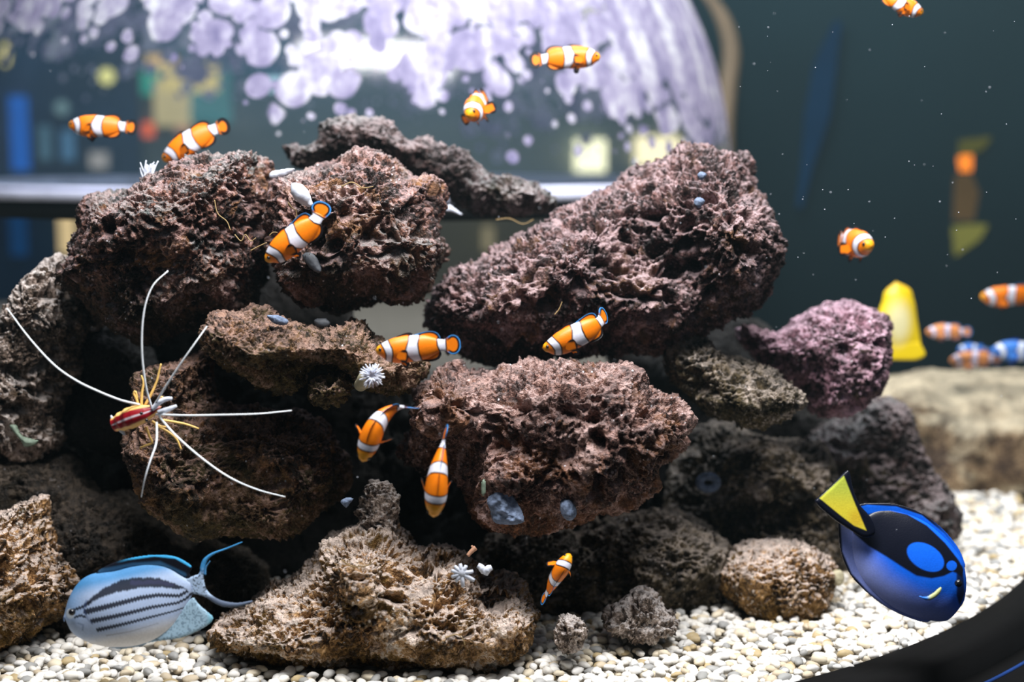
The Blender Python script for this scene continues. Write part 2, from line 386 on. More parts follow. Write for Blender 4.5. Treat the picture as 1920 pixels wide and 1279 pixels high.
# ------------------------------------------------------------------ viewing dome
DC = np.array([pt(655, 360, 2.32)[0], 2.30]); DR = 0.61; DZ = 0.392
m, t, o_ = nt('dome_acrylic'); co = coords(t)
sep = N(t, 'ShaderNodeSeparateXYZ'); t.links.new(co, sep.inputs[0])
warp = N(t, 'ShaderNodeVectorMath', operation='ADD'); nz = N(t, 'ShaderNodeTexNoise'); nz.inputs['Scale'].default_value = 20; t.links.new(co, nz.inputs['Vector'])
sc_ = N(t, 'ShaderNodeVectorMath', operation='SCALE'); sc_.inputs['Scale'].default_value = 0.012; t.links.new(nz.outputs['Color'], sc_.inputs[0])
t.links.new(co, warp.inputs[0]); t.links.new(sc_.outputs[0], warp.inputs[1])
dens = math_(t, 'ADD', math_(t, 'MULTIPLY', math_(t, 'SUBTRACT', sep.outputs[2], 0.085), 3.6), math_(t, 'MULTIPLY', sep.outputs[0], 0.5))
dens = math_(t, 'ADD', dens, math_(t, 'MULTIPLY', math_(t, 'SUBTRACT', noise(t, co, 5.5, 2), 0.5), 0.9))
dens = math_(t, 'ADD', dens, 0.05)
dens = math_(t, 'MINIMUM', dens, math_(t, 'ADD', 0.44, math_(t, 'MULTIPLY', math_(t, 'MAXIMUM', sep.outputs[0], 0.0), 0.5)))
thr = math_(t, 'ADD', math_(t, 'MULTIPLY', dens, 1.35), -0.06)
def spots(scale, k, off):
    v = voro(t, warp.outputs[0], scale); r = math_(t, 'ADD', thr, math_(t, 'MULTIPLY', math_(t, 'SUBTRACT', v.outputs['Color'], 0.5), k))
    return ramp(t, math_(t, 'ADD', math_(t, 'SUBTRACT', r, v.outputs['Distance']), 0.5 + off), [(0.48, (0,) * 3), (0.53, (1,) * 3)]), v
s1, v1 = spots(21, 0.5, 0.02); s2, v2 = spots(43, 0.5, -0.06)
mask = math_(t, 'MAXIMUM', s1, s2)
streak = N(t, 'ShaderNodeMapping'); streak.inputs['Scale'].default_value = (9, 9, 2.2); streak.inputs['Rotation'].default_value = (0, 0.5, 0); t.links.new(co, streak.inputs[0])
whit = noise(t, streak.outputs[0], 3.0, 5, 0.6)
acol = ramp(t, math_(t, 'ADD', math_(t, 'MULTIPLY', whit, 0.7), math_(t, 'MULTIPLY', noise(t, co, 70, 3), 0.3)), [(0.36, tuple(lin(130, 126, 164))), (0.5, tuple(lin(174, 168, 200))), (0.62, tuple(lin(232, 234, 242)))])
df = N(t, 'ShaderNodeBsdfDiffuse'); t.links.new(acol, df.inputs[0])
tl = N(t, 'ShaderNodeBsdfTranslucent'); t.links.new(acol, tl.inputs[0])
al = N(t, 'ShaderNodeMixShader'); al.inputs[0].default_value = 0.25; t.links.new(df.outputs[0], al.inputs[1]); t.links.new(tl.outputs[0], al.inputs[2])
tr = N(t, 'ShaderNodeBsdfTransparent'); tr.inputs[0].default_value = (0.84, 0.92, 0.96, 1)
hz = N(t, 'ShaderNodeBsdfDiffuse'); hz.inputs[0].default_value = (0.32, 0.52, 0.66, 1)
clear = N(t, 'ShaderNodeMixShader'); clear.inputs[0].default_value = 0.055; t.links.new(tr.outputs[0], clear.inputs[1]); t.links.new(hz.outputs[0], clear.inputs[2])
gl = N(t, 'ShaderNodeBsdfGlossy'); gl.inputs['Roughness'].default_value = 0.12
cl2 = N(t, 'ShaderNodeMixShader'); cl2.inputs[0].default_value = 0.04; t.links.new(clear.outputs[0], cl2.inputs[1]); t.links.new(gl.outputs[0], cl2.inputs[2])
mx = N(t, 'ShaderNodeMixShader'); t.links.new(mask, mx.inputs[0]); t.links.new(cl2.outputs[0], mx.inputs[1]); t.links.new(al.outputs[0], mx.inputs[2])
t.links.new(mx.outputs[0], o_.inputs[0]); M['dome'] = m
dome = thing('viewing_dome', (DC[0], DC[1], DZ))
tag(dome, 'big clear acrylic viewing dome crusted with lavender algae spots, behind the rock pile', 'dome')
nn, mmr = 60, 160; v = []
for i in range(nn + 1):
    a = (math.pi / 2) * i / nn
    for j in range(mmr):
        b = 2 * math.pi * j / mmr; v.append((DC[0] + DR * math.cos(a) * math.cos(b), DC[1] + DR * math.cos(a) * math.sin(b), DZ + DR * math.sin(a)))
f = [(i * mmr + j, i * mmr + (j + 1) % mmr, (i + 1) * mmr + (j + 1) % mmr, (i + 1) * mmr + j) for i in range(nn) for j in range(mmr)]
part('shell', v, f, M['dome'], dome)
M['rim'] = plain('rim_white', lin(196, 200, 222), 0.35, 0.18, 14)
v, f = join(ring(DR - 0.02, DR + 0.035, DZ - 0.012, DZ + 0.001, 0, 2 * math.pi, DC, 200), ring(DR - 0.02, DR + 0.022, DZ + 0.001, DZ + 0.007, 0, 2 * math.pi, DC, 200))
part('flange', v, f, M['rim'], dome, label='pale ridged flange around the foot of the dome')
v, f = ring(DR - 0.02, DR + 0.03, DZ - 0.034, DZ - 0.012, 0, 2 * math.pi, DC, 200)
part('base_band', v, f, M['black'], dome, label='black band under the pale flange')

# ------------------------------------------------------------------ rocks
def rock(label, poly, D, front, mat, back=None, R=None, lump=1.0, rough=1.0, pit=1.0, small=1.0, knob=1.0, seed=0, vox=0.0012, cell=5, holes=(), name='rock', group='reef rocks', cat='rock', nosmooth=False):
    P = smooth_poly(poly, 4)
    x = P[:, 0]; y = P[:, 1]
    back = front * 0.8 if back is None else back
    if R is None: R = 0.55 * min(x.max() - x.min(), y.max() - y.min())
    off = np.array([seed * 3.17, seed * 1.91, seed * 2.3])
    v, f, _, _ = pillow(P, D, front, back, R, cell, lambda q: 0.45 * lump * fbm(q * 11 + off, 2, seed), edge=0.004)
    me = mesh('tmp', v, f); ob = bpy.data.objects.new('tmp', me); C.objects.link(ob)
    md = ob.modifiers.new('r', 'REMESH'); md.mode = 'VOXEL'; md.voxel_size = vox
    dg = bpy.context.evaluated_depsgraph_get(); ev = ob.evaluated_get(dg); m2 = bpy.data.meshes.new_from_object(ev)
    bpy.data.objects.remove(ob); bpy.data.meshes.remove(me)
    n = len(m2.vertices); co = np.empty(n * 3); m2.vertices.foreach_get('co', co); co = co.reshape(-1, 3)
    no = np.empty(n * 3); m2.vertex_normals.foreach_get('vector', no); no = no.reshape(-1, 3)
    q = co + off
    w = q + 0.006 * np.stack([vnoise(q * 60, 31), vnoise(q * 60, 32), vnoise(q * 60, 33)], 1)
    d = 0.011 * lump * fbm(q * 24, 2, 3) - 0.0025
    rg = 1 - np.abs(fbm(w * 70, 3, 9)); d += 0.0026 * rough * (rg ** 3 - 0.45)
    pm = sm(-0.45, 0.15, vnoise(q * 16, 77))
    d -= 0.016 * pit * sm(0.50, 0.16, worley(w * 44, 5)) * pm
    d -= 0.0065 * pit * sm(0.52, 0.18, worley(w * 96, 15)) * sm(-0.5, 0.2, vnoise(q * 30, 71))
    d -= 0.0050 * small * sm(0.46, 0.30, worley(w * 170, 6)) * sm(-0.3, 0.1, vnoise(q * 45, 78))
    d -= 0.0026 * small * sm(0.46, 0.30, worley(w * 300, 16)) * sm(-0.2, 0.2, vnoise(q * 60, 88))
    d += 0.0030 * knob * sm(0.55, 0.1, worley(w * 165, 8)) * sm(-0.1, 0.4, vnoise(q * 38, 79))
    d += 0.0014 * rough * fbm(q * 260, 2, 13) + 0.0010 * vnoise(q * 560, 19)
    for (hx, hy, hr, hd) in holes:
        u = (co - CAM); dep = u @ FWD; sx = W / 2 + F * (u @ RIGHT) / dep; sy = H / 2 - F * (u @ UP) / dep
        rr = np.hypot((sx - hx) / hr[0], (sy - hy) / hr[1]); frontf = dep < D + 0.01
        co = co + (sm(1.15, 0.75, rr + 0.12 * vnoise(q * 90, 3)) * frontf * hd)[:, None] * FWD
    co = co + no * d[:, None]
    lw = co[(co[:, 2] < 0.012) & (co[:, 2] > -0.03)]; rows = {}
    for r_ in np.unique(np.floor(lw[:, 1] / .004)) if len(lw) else ():
        xs = lw[np.floor(lw[:, 1] / .004) == r_, 0]; rows[int(r_)] = (xs.min() + .007, xs.max() - .007)
    if rows: FOOT.append((lw[:, 1].min() + .007, lw[:, 1].max() - .007, rows))
    org = np.array([co[:, 0].mean(), co[:, 1].mean(), co[:, 2].min()])
    m2.vertices.foreach_set('co', (co - org).ravel()); m2.polygons.foreach_set('use_smooth', np.ones(len(m2.polygons), bool)); m2.update()
    m2.materials.clear(); m2.name = name
    o = link(name, m2, mat, None, org); tag(o, label, cat, group); return o

FOOT = []
rocks = {}
rocks['A'] = rock('dark mauve pitted rock at upper left of the pile, white tuft on its top',
    [(122, 520), (140, 480), (165, 400), (185, 370), (255, 348), (285, 327), (340, 312), (405, 290), (430, 297), (465, 287), (500, 294), (512, 325), (525, 380), (520, 450), (500, 540), (450, 590), (380, 610), (320, 636), (280, 643), (245, 636), (200, 598), (150, 556)],
    1.33, 0.105, M['shag'], R=130, seed=1, pit=1.1)
rocks['B'] = rock('shaggy brown mauve rock beside the open gap, pale closed polyp on its left side',
    [(500, 400), (512, 350), (530, 335), (560, 320), (620, 305), (640, 293), (665, 287), (705, 287), (745, 299), (765, 317), (780, 335), (820, 332), (836, 370), (831, 430), (842, 470), (831, 500), (813, 538), (795, 550), (765, 574), (735, 580), (690, 577), (640, 588), (580, 583), (535, 560), (510, 500), (498, 440)],
    1.32, 0.11, M['shag'], R=130, seed=2, pit=1.1)
rocks['C'] = rock('long dark arched rock bridging the top of the pile in front of the dome',
    [(524, 276), (534, 270), (578, 266), (592, 258), (600, 237), (625, 224), (665, 219), (715, 222), (745, 237), (770, 260), (788, 256), (808, 263), (830, 277), (880, 286), (900, 302), (930, 319), (960, 318), (990, 327), (1010, 342), (1033, 361), (1047, 378), (1038, 390), (1010, 403), (970, 413), (940, 413), (900, 405), (868, 393), (840, 372), (800, 352), (760, 332), (700, 318), (640, 318), (590, 322), (560, 322), (545, 314), (540, 292)],
    1.46, 0.05, M['dusk'], R=55, seed=3, pit=0.7, rough=0.8, lump=0.8, vox=0.0014)
rocks['E'] = rock('largest rock, spongy deeply pitted dark mauve block leaning up to the right',
    [(795, 600), (799, 562), (812, 532), (832, 512), (860, 492), (900, 480), (930, 457), (990, 432), (1040, 402), (1060, 387), (1110, 362), (1160, 332), (1210, 297), (1240, 287), (1265, 270), (1300, 264), (1335, 264), (1350, 276), (1390, 287), (1410, 301), (1418, 330), (1424, 360), (1443, 395), (1457, 440), (1460, 480), (1452, 510), (1443, 543), (1418, 578), (1390, 598), (1340, 618), (1290, 643), (1250, 658), (1200, 668), (1130, 660), (1060, 675), (980, 680), (900, 680), (850, 665), (815, 640)],
    1.39, 0.12, M['mauve'], R=150, seed=4, pit=2.0, small=1.4, rough=1.2, knob=1.6, vox=0.0013)
rocks['F'] = rock('large rounded pinkish rock at the centre with smoother swirls and blue grey sponges below',
    [(737, 850), (747, 830), (775, 800), (785, 740), (795, 712), (820, 692), (860, 682), (910, 692), (960, 682), (1030, 672), (1080, 658), (1130, 667), (1180, 692), (1230, 732), (1268, 762), (1290, 800), (1273, 845), (1240, 888), (1220, 912), (1190, 932), (1160, 942), (1120, 953), (1090, 963), (1050, 973), (1000, 983), (960, 987), (925, 979), (900, 962), (880, 938), (850, 900), (800, 890), (755, 878)],
    1.29, 0.10, M['pink'], R=120, seed=5, pit=1.0, small=0.7, lump=1.8, rough=1.7)
rocks['G'] = rock('brown rock ledge with mauve crest under the gap, white anemone at its lower edge',
    [(392, 630), (402, 605), (430, 582), (465, 574), (500, 582), (545, 600), (590, 618), (640, 601), (665, 594), (700, 607), (740, 632), (783, 657), (796, 690), (778, 728), (740, 743), (690, 735), (640, 705), (590, 695), (575, 720), (540, 740), (490, 733), (450, 710), (420, 683), (399, 650)],
    1.26, 0.085, M['brown'], R=95, seed=6, pit=1.0, rough=1.3)
rocks['G2'] = rock('small brown lump hanging under the ledge beside the white anemone',
    [(573, 722), (587, 702), (620, 692), (652, 688), (666, 712), (656, 748), (625, 766), (587, 764), (572, 748)], 1.215, 0.028, M['brown'], seed=7, pit=0.6)
rocks['H'] = rock('broad brown rounded rock behind the striped shrimp',
    [(240, 860), (234, 830), (247, 790), (242, 740), (264, 697), (300, 670), (345, 662), (388, 670), (398, 700), (410, 750), (480, 762), (560, 777), (618, 800), (643, 850), (648, 900), (628, 943), (598, 973), (555, 1000), (500, 1010), (430, 1005), (395, 1010), (350, 996), (310, 978), (274, 943), (267, 910)],
    1.30, 0.10, M['brown'], R=110, seed=8, pit=0.6, small=0.7, rough=0.8)
rocks['I'] = rock('pale and mauve crusted rock stack cut off by the left picture edge',
    [(-90, 650), (-20, 612), (20, 577), (60, 528), (100, 492), (138, 480), (160, 530), (185, 600), (150, 680), (132, 720), (112, 790), (118, 828), (60, 866), (0, 868), (-90, 866)],
    1.36, 0.09, M['pale'], R=100, seed=9, pit=1.0)
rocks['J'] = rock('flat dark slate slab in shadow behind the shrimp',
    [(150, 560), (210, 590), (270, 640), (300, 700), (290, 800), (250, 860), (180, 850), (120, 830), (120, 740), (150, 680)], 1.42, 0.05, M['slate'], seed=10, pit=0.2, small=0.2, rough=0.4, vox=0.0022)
rocks['K'] = rock('orange brown rock with a pale peak in the bottom left corner',
    [(-90, 960), (-20, 965), (20, 952), (58, 936), (74, 934), (82, 970), (97, 1010), (112, 1040), (133, 1062), (138, 1110), (112, 1150), (84, 1185), (20, 1215), (-90, 1225)], 1.27, 0.085, M['tan'], R=90, seed=11, pit=0.8)
rocks['K2'] = rock('dim brown boulder above the corner rock at left',
    [(-90, 826), (0, 822), (60, 828), (130, 850), (180, 900), (260, 940), (330, 1000), (400, 1012), (470, 1030), (500, 1080), (470, 1160), (400, 1200), (330, 1215), (180, 1212), (60, 1190), (-90, 1150)], 1.38, 0.07, M['deep'], R=80, seed=12, pit=0.4, rough=0.7, vox=0.0022)
rocks['L'] = rock('wide tan porous rock lying on the gravel at front with white star polyp',
    [(402, 1180), (408, 1152), (440, 1132), (480, 1102), (510, 1087), (560, 1067), (590, 1042), (607, 1012), (640, 992), (680, 982), (720, 978), (760, 994), (790, 1020), (830, 1022), (868, 1034), (890, 1054), (930, 1082), (968, 1088), (998, 1112), (1012, 1142), (1003, 1170), (985, 1200), (950, 1232), (900, 1245), (850, 1240), (780, 1245), (720, 1248), (640, 1245), (560, 1245), (500, 1240), (440, 1215)],
    1.27, 0.10, M['tan'], R=110, seed=13, pit=0.8, small=1.2, holes=[(930, 1117, (34, 15), 0.035), (815, 1045, (22, 20), 0.02)])
rocks['Mk'] = rock('small knobbly pinkish lump standing behind the front tan rock',
    [(668, 985), (672, 940), (682, 917), (702, 902), (733, 903), (748, 930), (752, 960), (748, 1000), (700, 1010)], 1.265, 0.035, M['chalk'], seed=14, pit=0.8, small=1.3)
rocks['Nn'] = rock('squat orange brown rock on the gravel below the blue tang tail',
    [(1347, 1070), (1362, 1042), (1400, 1022), (1440, 1017), (1490, 1017), (1530, 1032), (1568, 1052), (1578, 1080), (1553, 1112), (1528, 1142), (1480, 1156), (1420, 1152), (1380, 1132), (1352, 1102)], 1.38, 0.055, M['tan'], R=70, seed=15, pit=0.7)
rocks['O'] = rock('small pale crusted stone half sunk in the gravel, centre right',
    [(1132, 1172), (1142, 1142), (1180, 1122), (1220, 1114), (1258, 1132), (1280, 1152), (1276, 1186), (1230, 1206), (1170, 1206)], 1.27, 0.035, M['chalk'], seed=16, pit=0.7, small=1.2)
rocks['Pp'] = rock('little white crusted stone beside the right end of the front tan rock',
    [(1032, 1200), (1045, 1157), (1075, 1142), (1100, 1160), (1108, 1190), (1078, 1222), (1045, 1226)], 1.215, 0.022, M['chalk'], seed=17, pit=0.6, small=1.2)
rocks['Qq'] = rock('shaded olive rock mass on the gravel under the pinkish centre rock',
    [(860, 1190), (880, 1060), (930, 985), (1020, 975), (1078, 985), (1120, 972), (1200, 958), (1260, 950), (1310, 970), (1358, 1012), (1370, 1100), (1330, 1165), (1150, 1192), (1000, 1200)], 1.42, 0.075, M['olive'], R=100, seed=18, pit=0.6, vox=0.0015)
rocks['Rr'] = rock('dim olive brown boulder holding a grey ring polyp, left of the blue tang',
    [(1240, 945), (1280, 850), (1330, 792), (1420, 802), (1500, 822), (1545, 840), (1562, 900), (1572, 960), (1582, 1030), (1560, 1100), (1500, 1110), (1380, 1100), (1290, 1030)], 1.52, 0.085, M['olive'], R=110, seed=19, pit=0.7, vox=0.0015)
rocks['Ss'] = rock('tall mauve brown rock behind the blue tang at the right end of the pile',
    [(1500, 850), (1530, 800), (1590, 768), (1640, 742), (1680, 736), (1702, 762), (1722, 820), (1750, 870), (1778, 912), (1783, 950), (1786, 1010), (1720, 1030), (1650, 1040), (1590, 1040), (1555, 930)], 1.58, 0.085, M['dusk'], R=100, seed=20, pit=0.7, vox=0.0015)
rocks['Tt'] = rock('pale topped rock ledge under the right shoulder of the largest rock',
    [(1252, 662), (1277, 642), (1310, 642), (1345, 662), (1400, 668), (1440, 680), (1500, 720), (1510, 750), (1490, 780), (1440, 800), (1380, 800), (1320, 782), (1280, 742), (1257, 702)], 1.36, 0.07, M['olive'], R=70, seed=21, pit=0.8)
rocks['Uu'] = rock('rose violet crusted rock at right in front of the yellow fish',
    [(1382, 612), (1410, 602), (1440, 607), (1480, 602), (1510, 582), (1540, 567), (1580, 559), (1618, 572), (1648, 592), (1664, 612), (1662, 680), (1656, 730), (1618, 770), (1560, 788), (1510, 770), (1480, 730), (1420, 700), (1387, 650)], 1.45, 0.075, M['violet'], R=80, seed=22, pit=0.6)
rocks['V1'] = rock('filler rock with painted black shade deep inside the left half of the pile',  # V rocks are fillers; their near-black colour stands for shade in the gaps
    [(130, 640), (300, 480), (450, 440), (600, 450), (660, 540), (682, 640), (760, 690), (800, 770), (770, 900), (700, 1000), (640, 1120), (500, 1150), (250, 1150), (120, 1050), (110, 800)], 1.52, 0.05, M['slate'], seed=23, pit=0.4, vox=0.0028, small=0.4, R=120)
rocks['V2'] = rock('filler rock with painted black shade deep inside the middle of the pile',
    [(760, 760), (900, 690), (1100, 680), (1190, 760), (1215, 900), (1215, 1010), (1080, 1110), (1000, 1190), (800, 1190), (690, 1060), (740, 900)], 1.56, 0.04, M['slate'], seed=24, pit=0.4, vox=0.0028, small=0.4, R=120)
rocks['V3'] = rock('filler rock with painted black shade in the hollow under the right end of the largest rock',
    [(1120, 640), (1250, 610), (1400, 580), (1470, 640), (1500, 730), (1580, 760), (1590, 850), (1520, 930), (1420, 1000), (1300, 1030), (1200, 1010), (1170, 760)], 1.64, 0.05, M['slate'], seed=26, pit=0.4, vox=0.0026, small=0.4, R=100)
rocks['W'] = rock('large smooth sandy boulder far behind at the right picture edge',
    [(1590, 760), (1640, 708), (1720, 692), (1800, 688), (1920, 688), (2040, 692), (2100, 760), (2110, 950), (2040, 1010), (1900, 1020), (1790, 1015), (1700, 1000), (1620, 930)], 1.98, 0.14, M['sand'], R=150, seed=25, pit=0.1, small=0.2, rough=0.4, lump=0.6, vox=0.004, name='boulder', cat='boulder', group='boulders')

# ------------------------------------------------------------------ gravel
PC = [lin(238, 234, 226), lin(224, 222, 218), lin(226, 214, 190), lin(188, 168, 128), lin(158, 158, 156), lin(205, 190, 165)]
PN = ['white', 'off white', 'cream', 'tan', 'grey', 'beige']
PM = [plain('pebble_' + n.replace(' ', '_'), c, 0.55, 0.12, 120) for n, c in zip(PN, PC)]
def pebble_shapes():
    import bmesh
    out = []
    for k in range(6):
        bm = bmesh.new(); bmesh.ops.create_icosphere(bm, subdivisions=2, radius=1)
        v = np.array([x.co[:] for x in bm.verts]); f = [tuple(x.index for x in q.verts) for q in bm.faces]; bm.free()
        v = v * (1 + 0.28 * vnoise(v * 1.1 + k * 7.7, k))[:, None]
        v = v * np.array([1.0 + 0.25 * (k % 3), 0.78, 0.62]); out.append((v, f))
    return out
SH = pebble_shapes()
cand = []
def grid(d0, d1, step, cond):
    for y in np.arange(d0, d1, step):
        xm = 0.40 * y + 0.06
        for x in np.arange(-xm, xm, step):
            px = x + random.uniform(-.5, .5) * step; py = y + random.uniform(-.5, .5) * step
            if math.hypot(px - CC[0], py - CC[1]) > RR - 0.004 and (px > CC[0] - 0.3): continue
            if any(y0 < py < y1 and int(math.floor(py / .004)) in rw and rw[int(math.floor(py / .004))][0] < px < rw[int(math.floor(py / .004))][1] for y0, y1, rw in FOOT): continue
            if cond(px, py): cand.append((px, py))
grid(1.08, 1.47, 0.0082, lambda x, y: True)
grid(1.47, 2.3, 0.0115, lambda x, y: x > 0.16 * y)
def vis_key(c): return c[1] + 0.0 * abs(c[0])
# the pebbles that show largest: the ones nearest the camera inside the frame
def in_frame(c):
    u = np.array([c[0], c[1], 0.004]) - CAM; d = u @ FWD; sx = W / 2 + F * u[0] / d; sy = H / 2 - F * (u @ UP) / d
    return 0 < sx < W and sy < H - 2
fr = sorted([c for c in cand if in_frame(c)], key=vis_key)
near = set(fr[:300])
PW = [0.40, 0.28, 0.11, 0.04, 0.10, 0.07]
pm_data = {}
def xform(v, x, y, z, s, rz, tx, ty):
    c, sn = math.cos(rz), math.sin(rz); R_ = np.array([[c, -sn, 0], [sn, c, 0], [0, 0, 1]])
    cx, sx2 = math.cos(tx), math.sin(tx); Rx = np.array([[1, 0, 0], [0, cx, -sx2], [0, sx2, cx]])
    return (v * s) @ Rx.T @ R_.T + np.array([x, y, z])
bulkV = []; bulkF = []; bulkM = []; off = 0
for c in cand:
    k = random.choices(range(6), PW)[0]; sidx = random.randrange(6); s = random.uniform(0.0038, 0.0062); z = random.uniform(-0.002, 0.004)
    if c[1] > 1.47: s *= 1.35
    rz = random.uniform(0, 6.28); tx = random.uniform(-.5, .5)
    if c in near:
        key = (k, sidx)
        if key not in pm_data:
            me = mesh('pebble', SH[sidx][0], SH[sidx][1]); me.materials.append(PM[k]); pm_data[key] = me
        o = bpy.data.objects.new('pebble', pm_data[key]); C.objects.link(o); o.location = (c[0], c[1], z); o.scale = (s,) * 3; o.rotation_euler = (tx, 0, rz)
        tag(o, f'small rounded {PN[k]} pebble lying in the front strip of the gravel bed', 'pebble', f'{PN[k]} pebbles at the front of the gravel')
    else:
        v, f = SH[sidx]; bulkV.append(xform(v, c[0], c[1], z, s, rz, tx, 0)); bulkF.append(np.array(f) + off); bulkM += [k] * len(f); off += len(v)
me = bpy.data.meshes.new('gravel'); V = np.vstack(bulkV); Fq = np.vstack(bulkF)
me.vertices.add(len(V)); me.vertices.foreach_set('co', V.ravel()); me.loops.add(Fq.size); me.loops.foreach_set('vertex_index', Fq.ravel().astype(np.int32))
me.polygons.add(len(Fq)); me.polygons.foreach_set('loop_start', np.arange(0, Fq.size, 3, dtype=np.int32)); me.update(calc_edges=True)
for m in PM: me.materials.append(m)
me.polygons.foreach_set('material_index', np.array(bulkM, np.int32)); me.polygons.foreach_set('use_smooth', np.ones(len(Fq), bool)); me.update()
o = bpy.data.objects.new('gravel', me); C.objects.link(o); tag(o, 'white and cream pebble gravel spread over the tank bottom', 'gravel', kind='stuff')

# ------------------------------------------------------------------ fish
OR = lin(240, 126, 6); OR2 = lin(238, 112, 6); BK = lin(16, 14, 20); WH = lin(226, 226, 240); BL = lin(70, 150, 226)
def interp(pts):
    a = np.array(pts, float); return lambda x: np.interp(x, a[:, 0], a[:, 1])
def pch(pts):
    a = np.array(pts, float)
    def g(x):
        x = np.asarray(x, float); i = np.clip(np.searchsorted(a[:, 0], x) - 1, 0, len(a) - 2); h = a[i + 1, 0] - a[i, 0]; t = np.clip((x - a[i, 0]) / h, 0, 1)
        m = np.gradient(a[:, 1], a[:, 0]); return (2 * t**3 - 3 * t**2 + 1) * a[i, 1] + (t**3 - 2 * t**2 + t) * h * m[i] + (-2 * t**3 + 3 * t**2) * a[i + 1, 1] + (t**3 - t**2) * h * m[i + 1]
    return g
c_top0 = pch([(0, 0), (.015, .028), (.06, .066), (.14, .108), (.22, .135), (.32, .146), (.42, .145), (.53, .138), (.62, .122), (.69, .097), (.74, .075), (.80, .066), (.84, .062), (.86, .0)])
c_bot0 = pch([(0, 0), (.012, .030), (.065, .078), (.11, .118), (.22, .156), (.35, .165), (.47, .162), (.58, .150), (.67, .115), (.74, .080), (.80, .070), (.84, .066), (.86, .0)])
c_wid = pch([(0, 0), (.015, .032), (.06, .066), (.14, .102), (.24, .118), (.38, .112), (.52, .092), (.66, .058), (.74, .036), (.80, .020), (.84, .012), (.86, .0)])
b1f = interp([(-1, .128), (-.4, .138), (0, .122), (.5, .098), (1, .078)]); b1r = interp([(-1, .178), (-.3, .203), (.1, .198), (1, .148)])
b2f = interp([(-1, .445), (-.6, .39), (-.1, .365), (.6, .41), (1, .42)]); b2r = interp([(-1, .523), (-.4, .50), (.3, .498), (1, .523)])
b3f = interp([(-1, .762), (0, .735), (1, .732)]); b3r = interp([(-1, .82), (1, .822)])
def clown_col0(t, v, pal):
    orange, white, black = pal
    n = len(t); c = np.tile(orange, (n, 1)); e = 0.016
    c = c + (lin(250, 176, 20) - orange) * (sm(0.09, 0.02, t) * 0.8)[:, None] if pal is PAL else c
    for f_, r_ in ((b1f, b1r), (b2f, b2r), (b3f, b3r)):
        a, b = f_(v), r_(v); k = sm(a - e - .004, a - e + .004, t) * sm(b + e + .004, b + e - .004, t); c = c * (1 - k[:, None]) + black * k[:, None]
        k = sm(a - .003, a + .003, t) * sm(b + .003, b - .003, t); c = c * (1 - k[:, None]) + white * k[:, None]
    return c
PAL = (OR, WH, BK); PALB = (lin(64, 130, 220), lin(225, 235, 250), lin(20, 60, 150)); PALP = (lin(226, 150, 90), lin(222, 214, 236), lin(120, 90, 110))
def frames(X, up):
    T = np.gradient(X, axis=0); T /= np.linalg.norm(T, axis=1)[:, None]
    U = up[None] - (T @ up)[:, None] * T; U /= np.linalg.norm(U, axis=1)[:, None]
    return T, U, np.cross(T, U)
def lens_grid(Pmid, Nrm, thick, col):
    """thin closed fin: Pmid (a,b,3) points, normals, thickness (a,b)"""
    a, b = Pmid.shape[:2]; v = np.concatenate([(Pmid + Nrm * thick[..., None]).reshape(-1, 3), (Pmid - Nrm * thick[..., None]).reshape(-1, 3)]); n = a * b; f = []
    for i in range(a - 1):
        for j in range(b - 1):
            q = (i * b + j, i * b + j + 1, (i + 1) * b + j + 1, (i + 1) * b + j); f.append(q); f.append(tuple(x + n for x in q[::-1]))
    for i in range(a - 1):
        for j in (0, b - 1): f.append((i * b + j, (i + 1) * b + j, (i + 1) * b + j + n, i * b + j + n))
    for j in range(b - 1):
        for i in (0, a - 1): f.append((i * b + j, i * b + j + 1, i * b + j + 1 + n, i * b + j + n))
    return v, f, np.concatenate([col.reshape(-1, 3)] * 2)
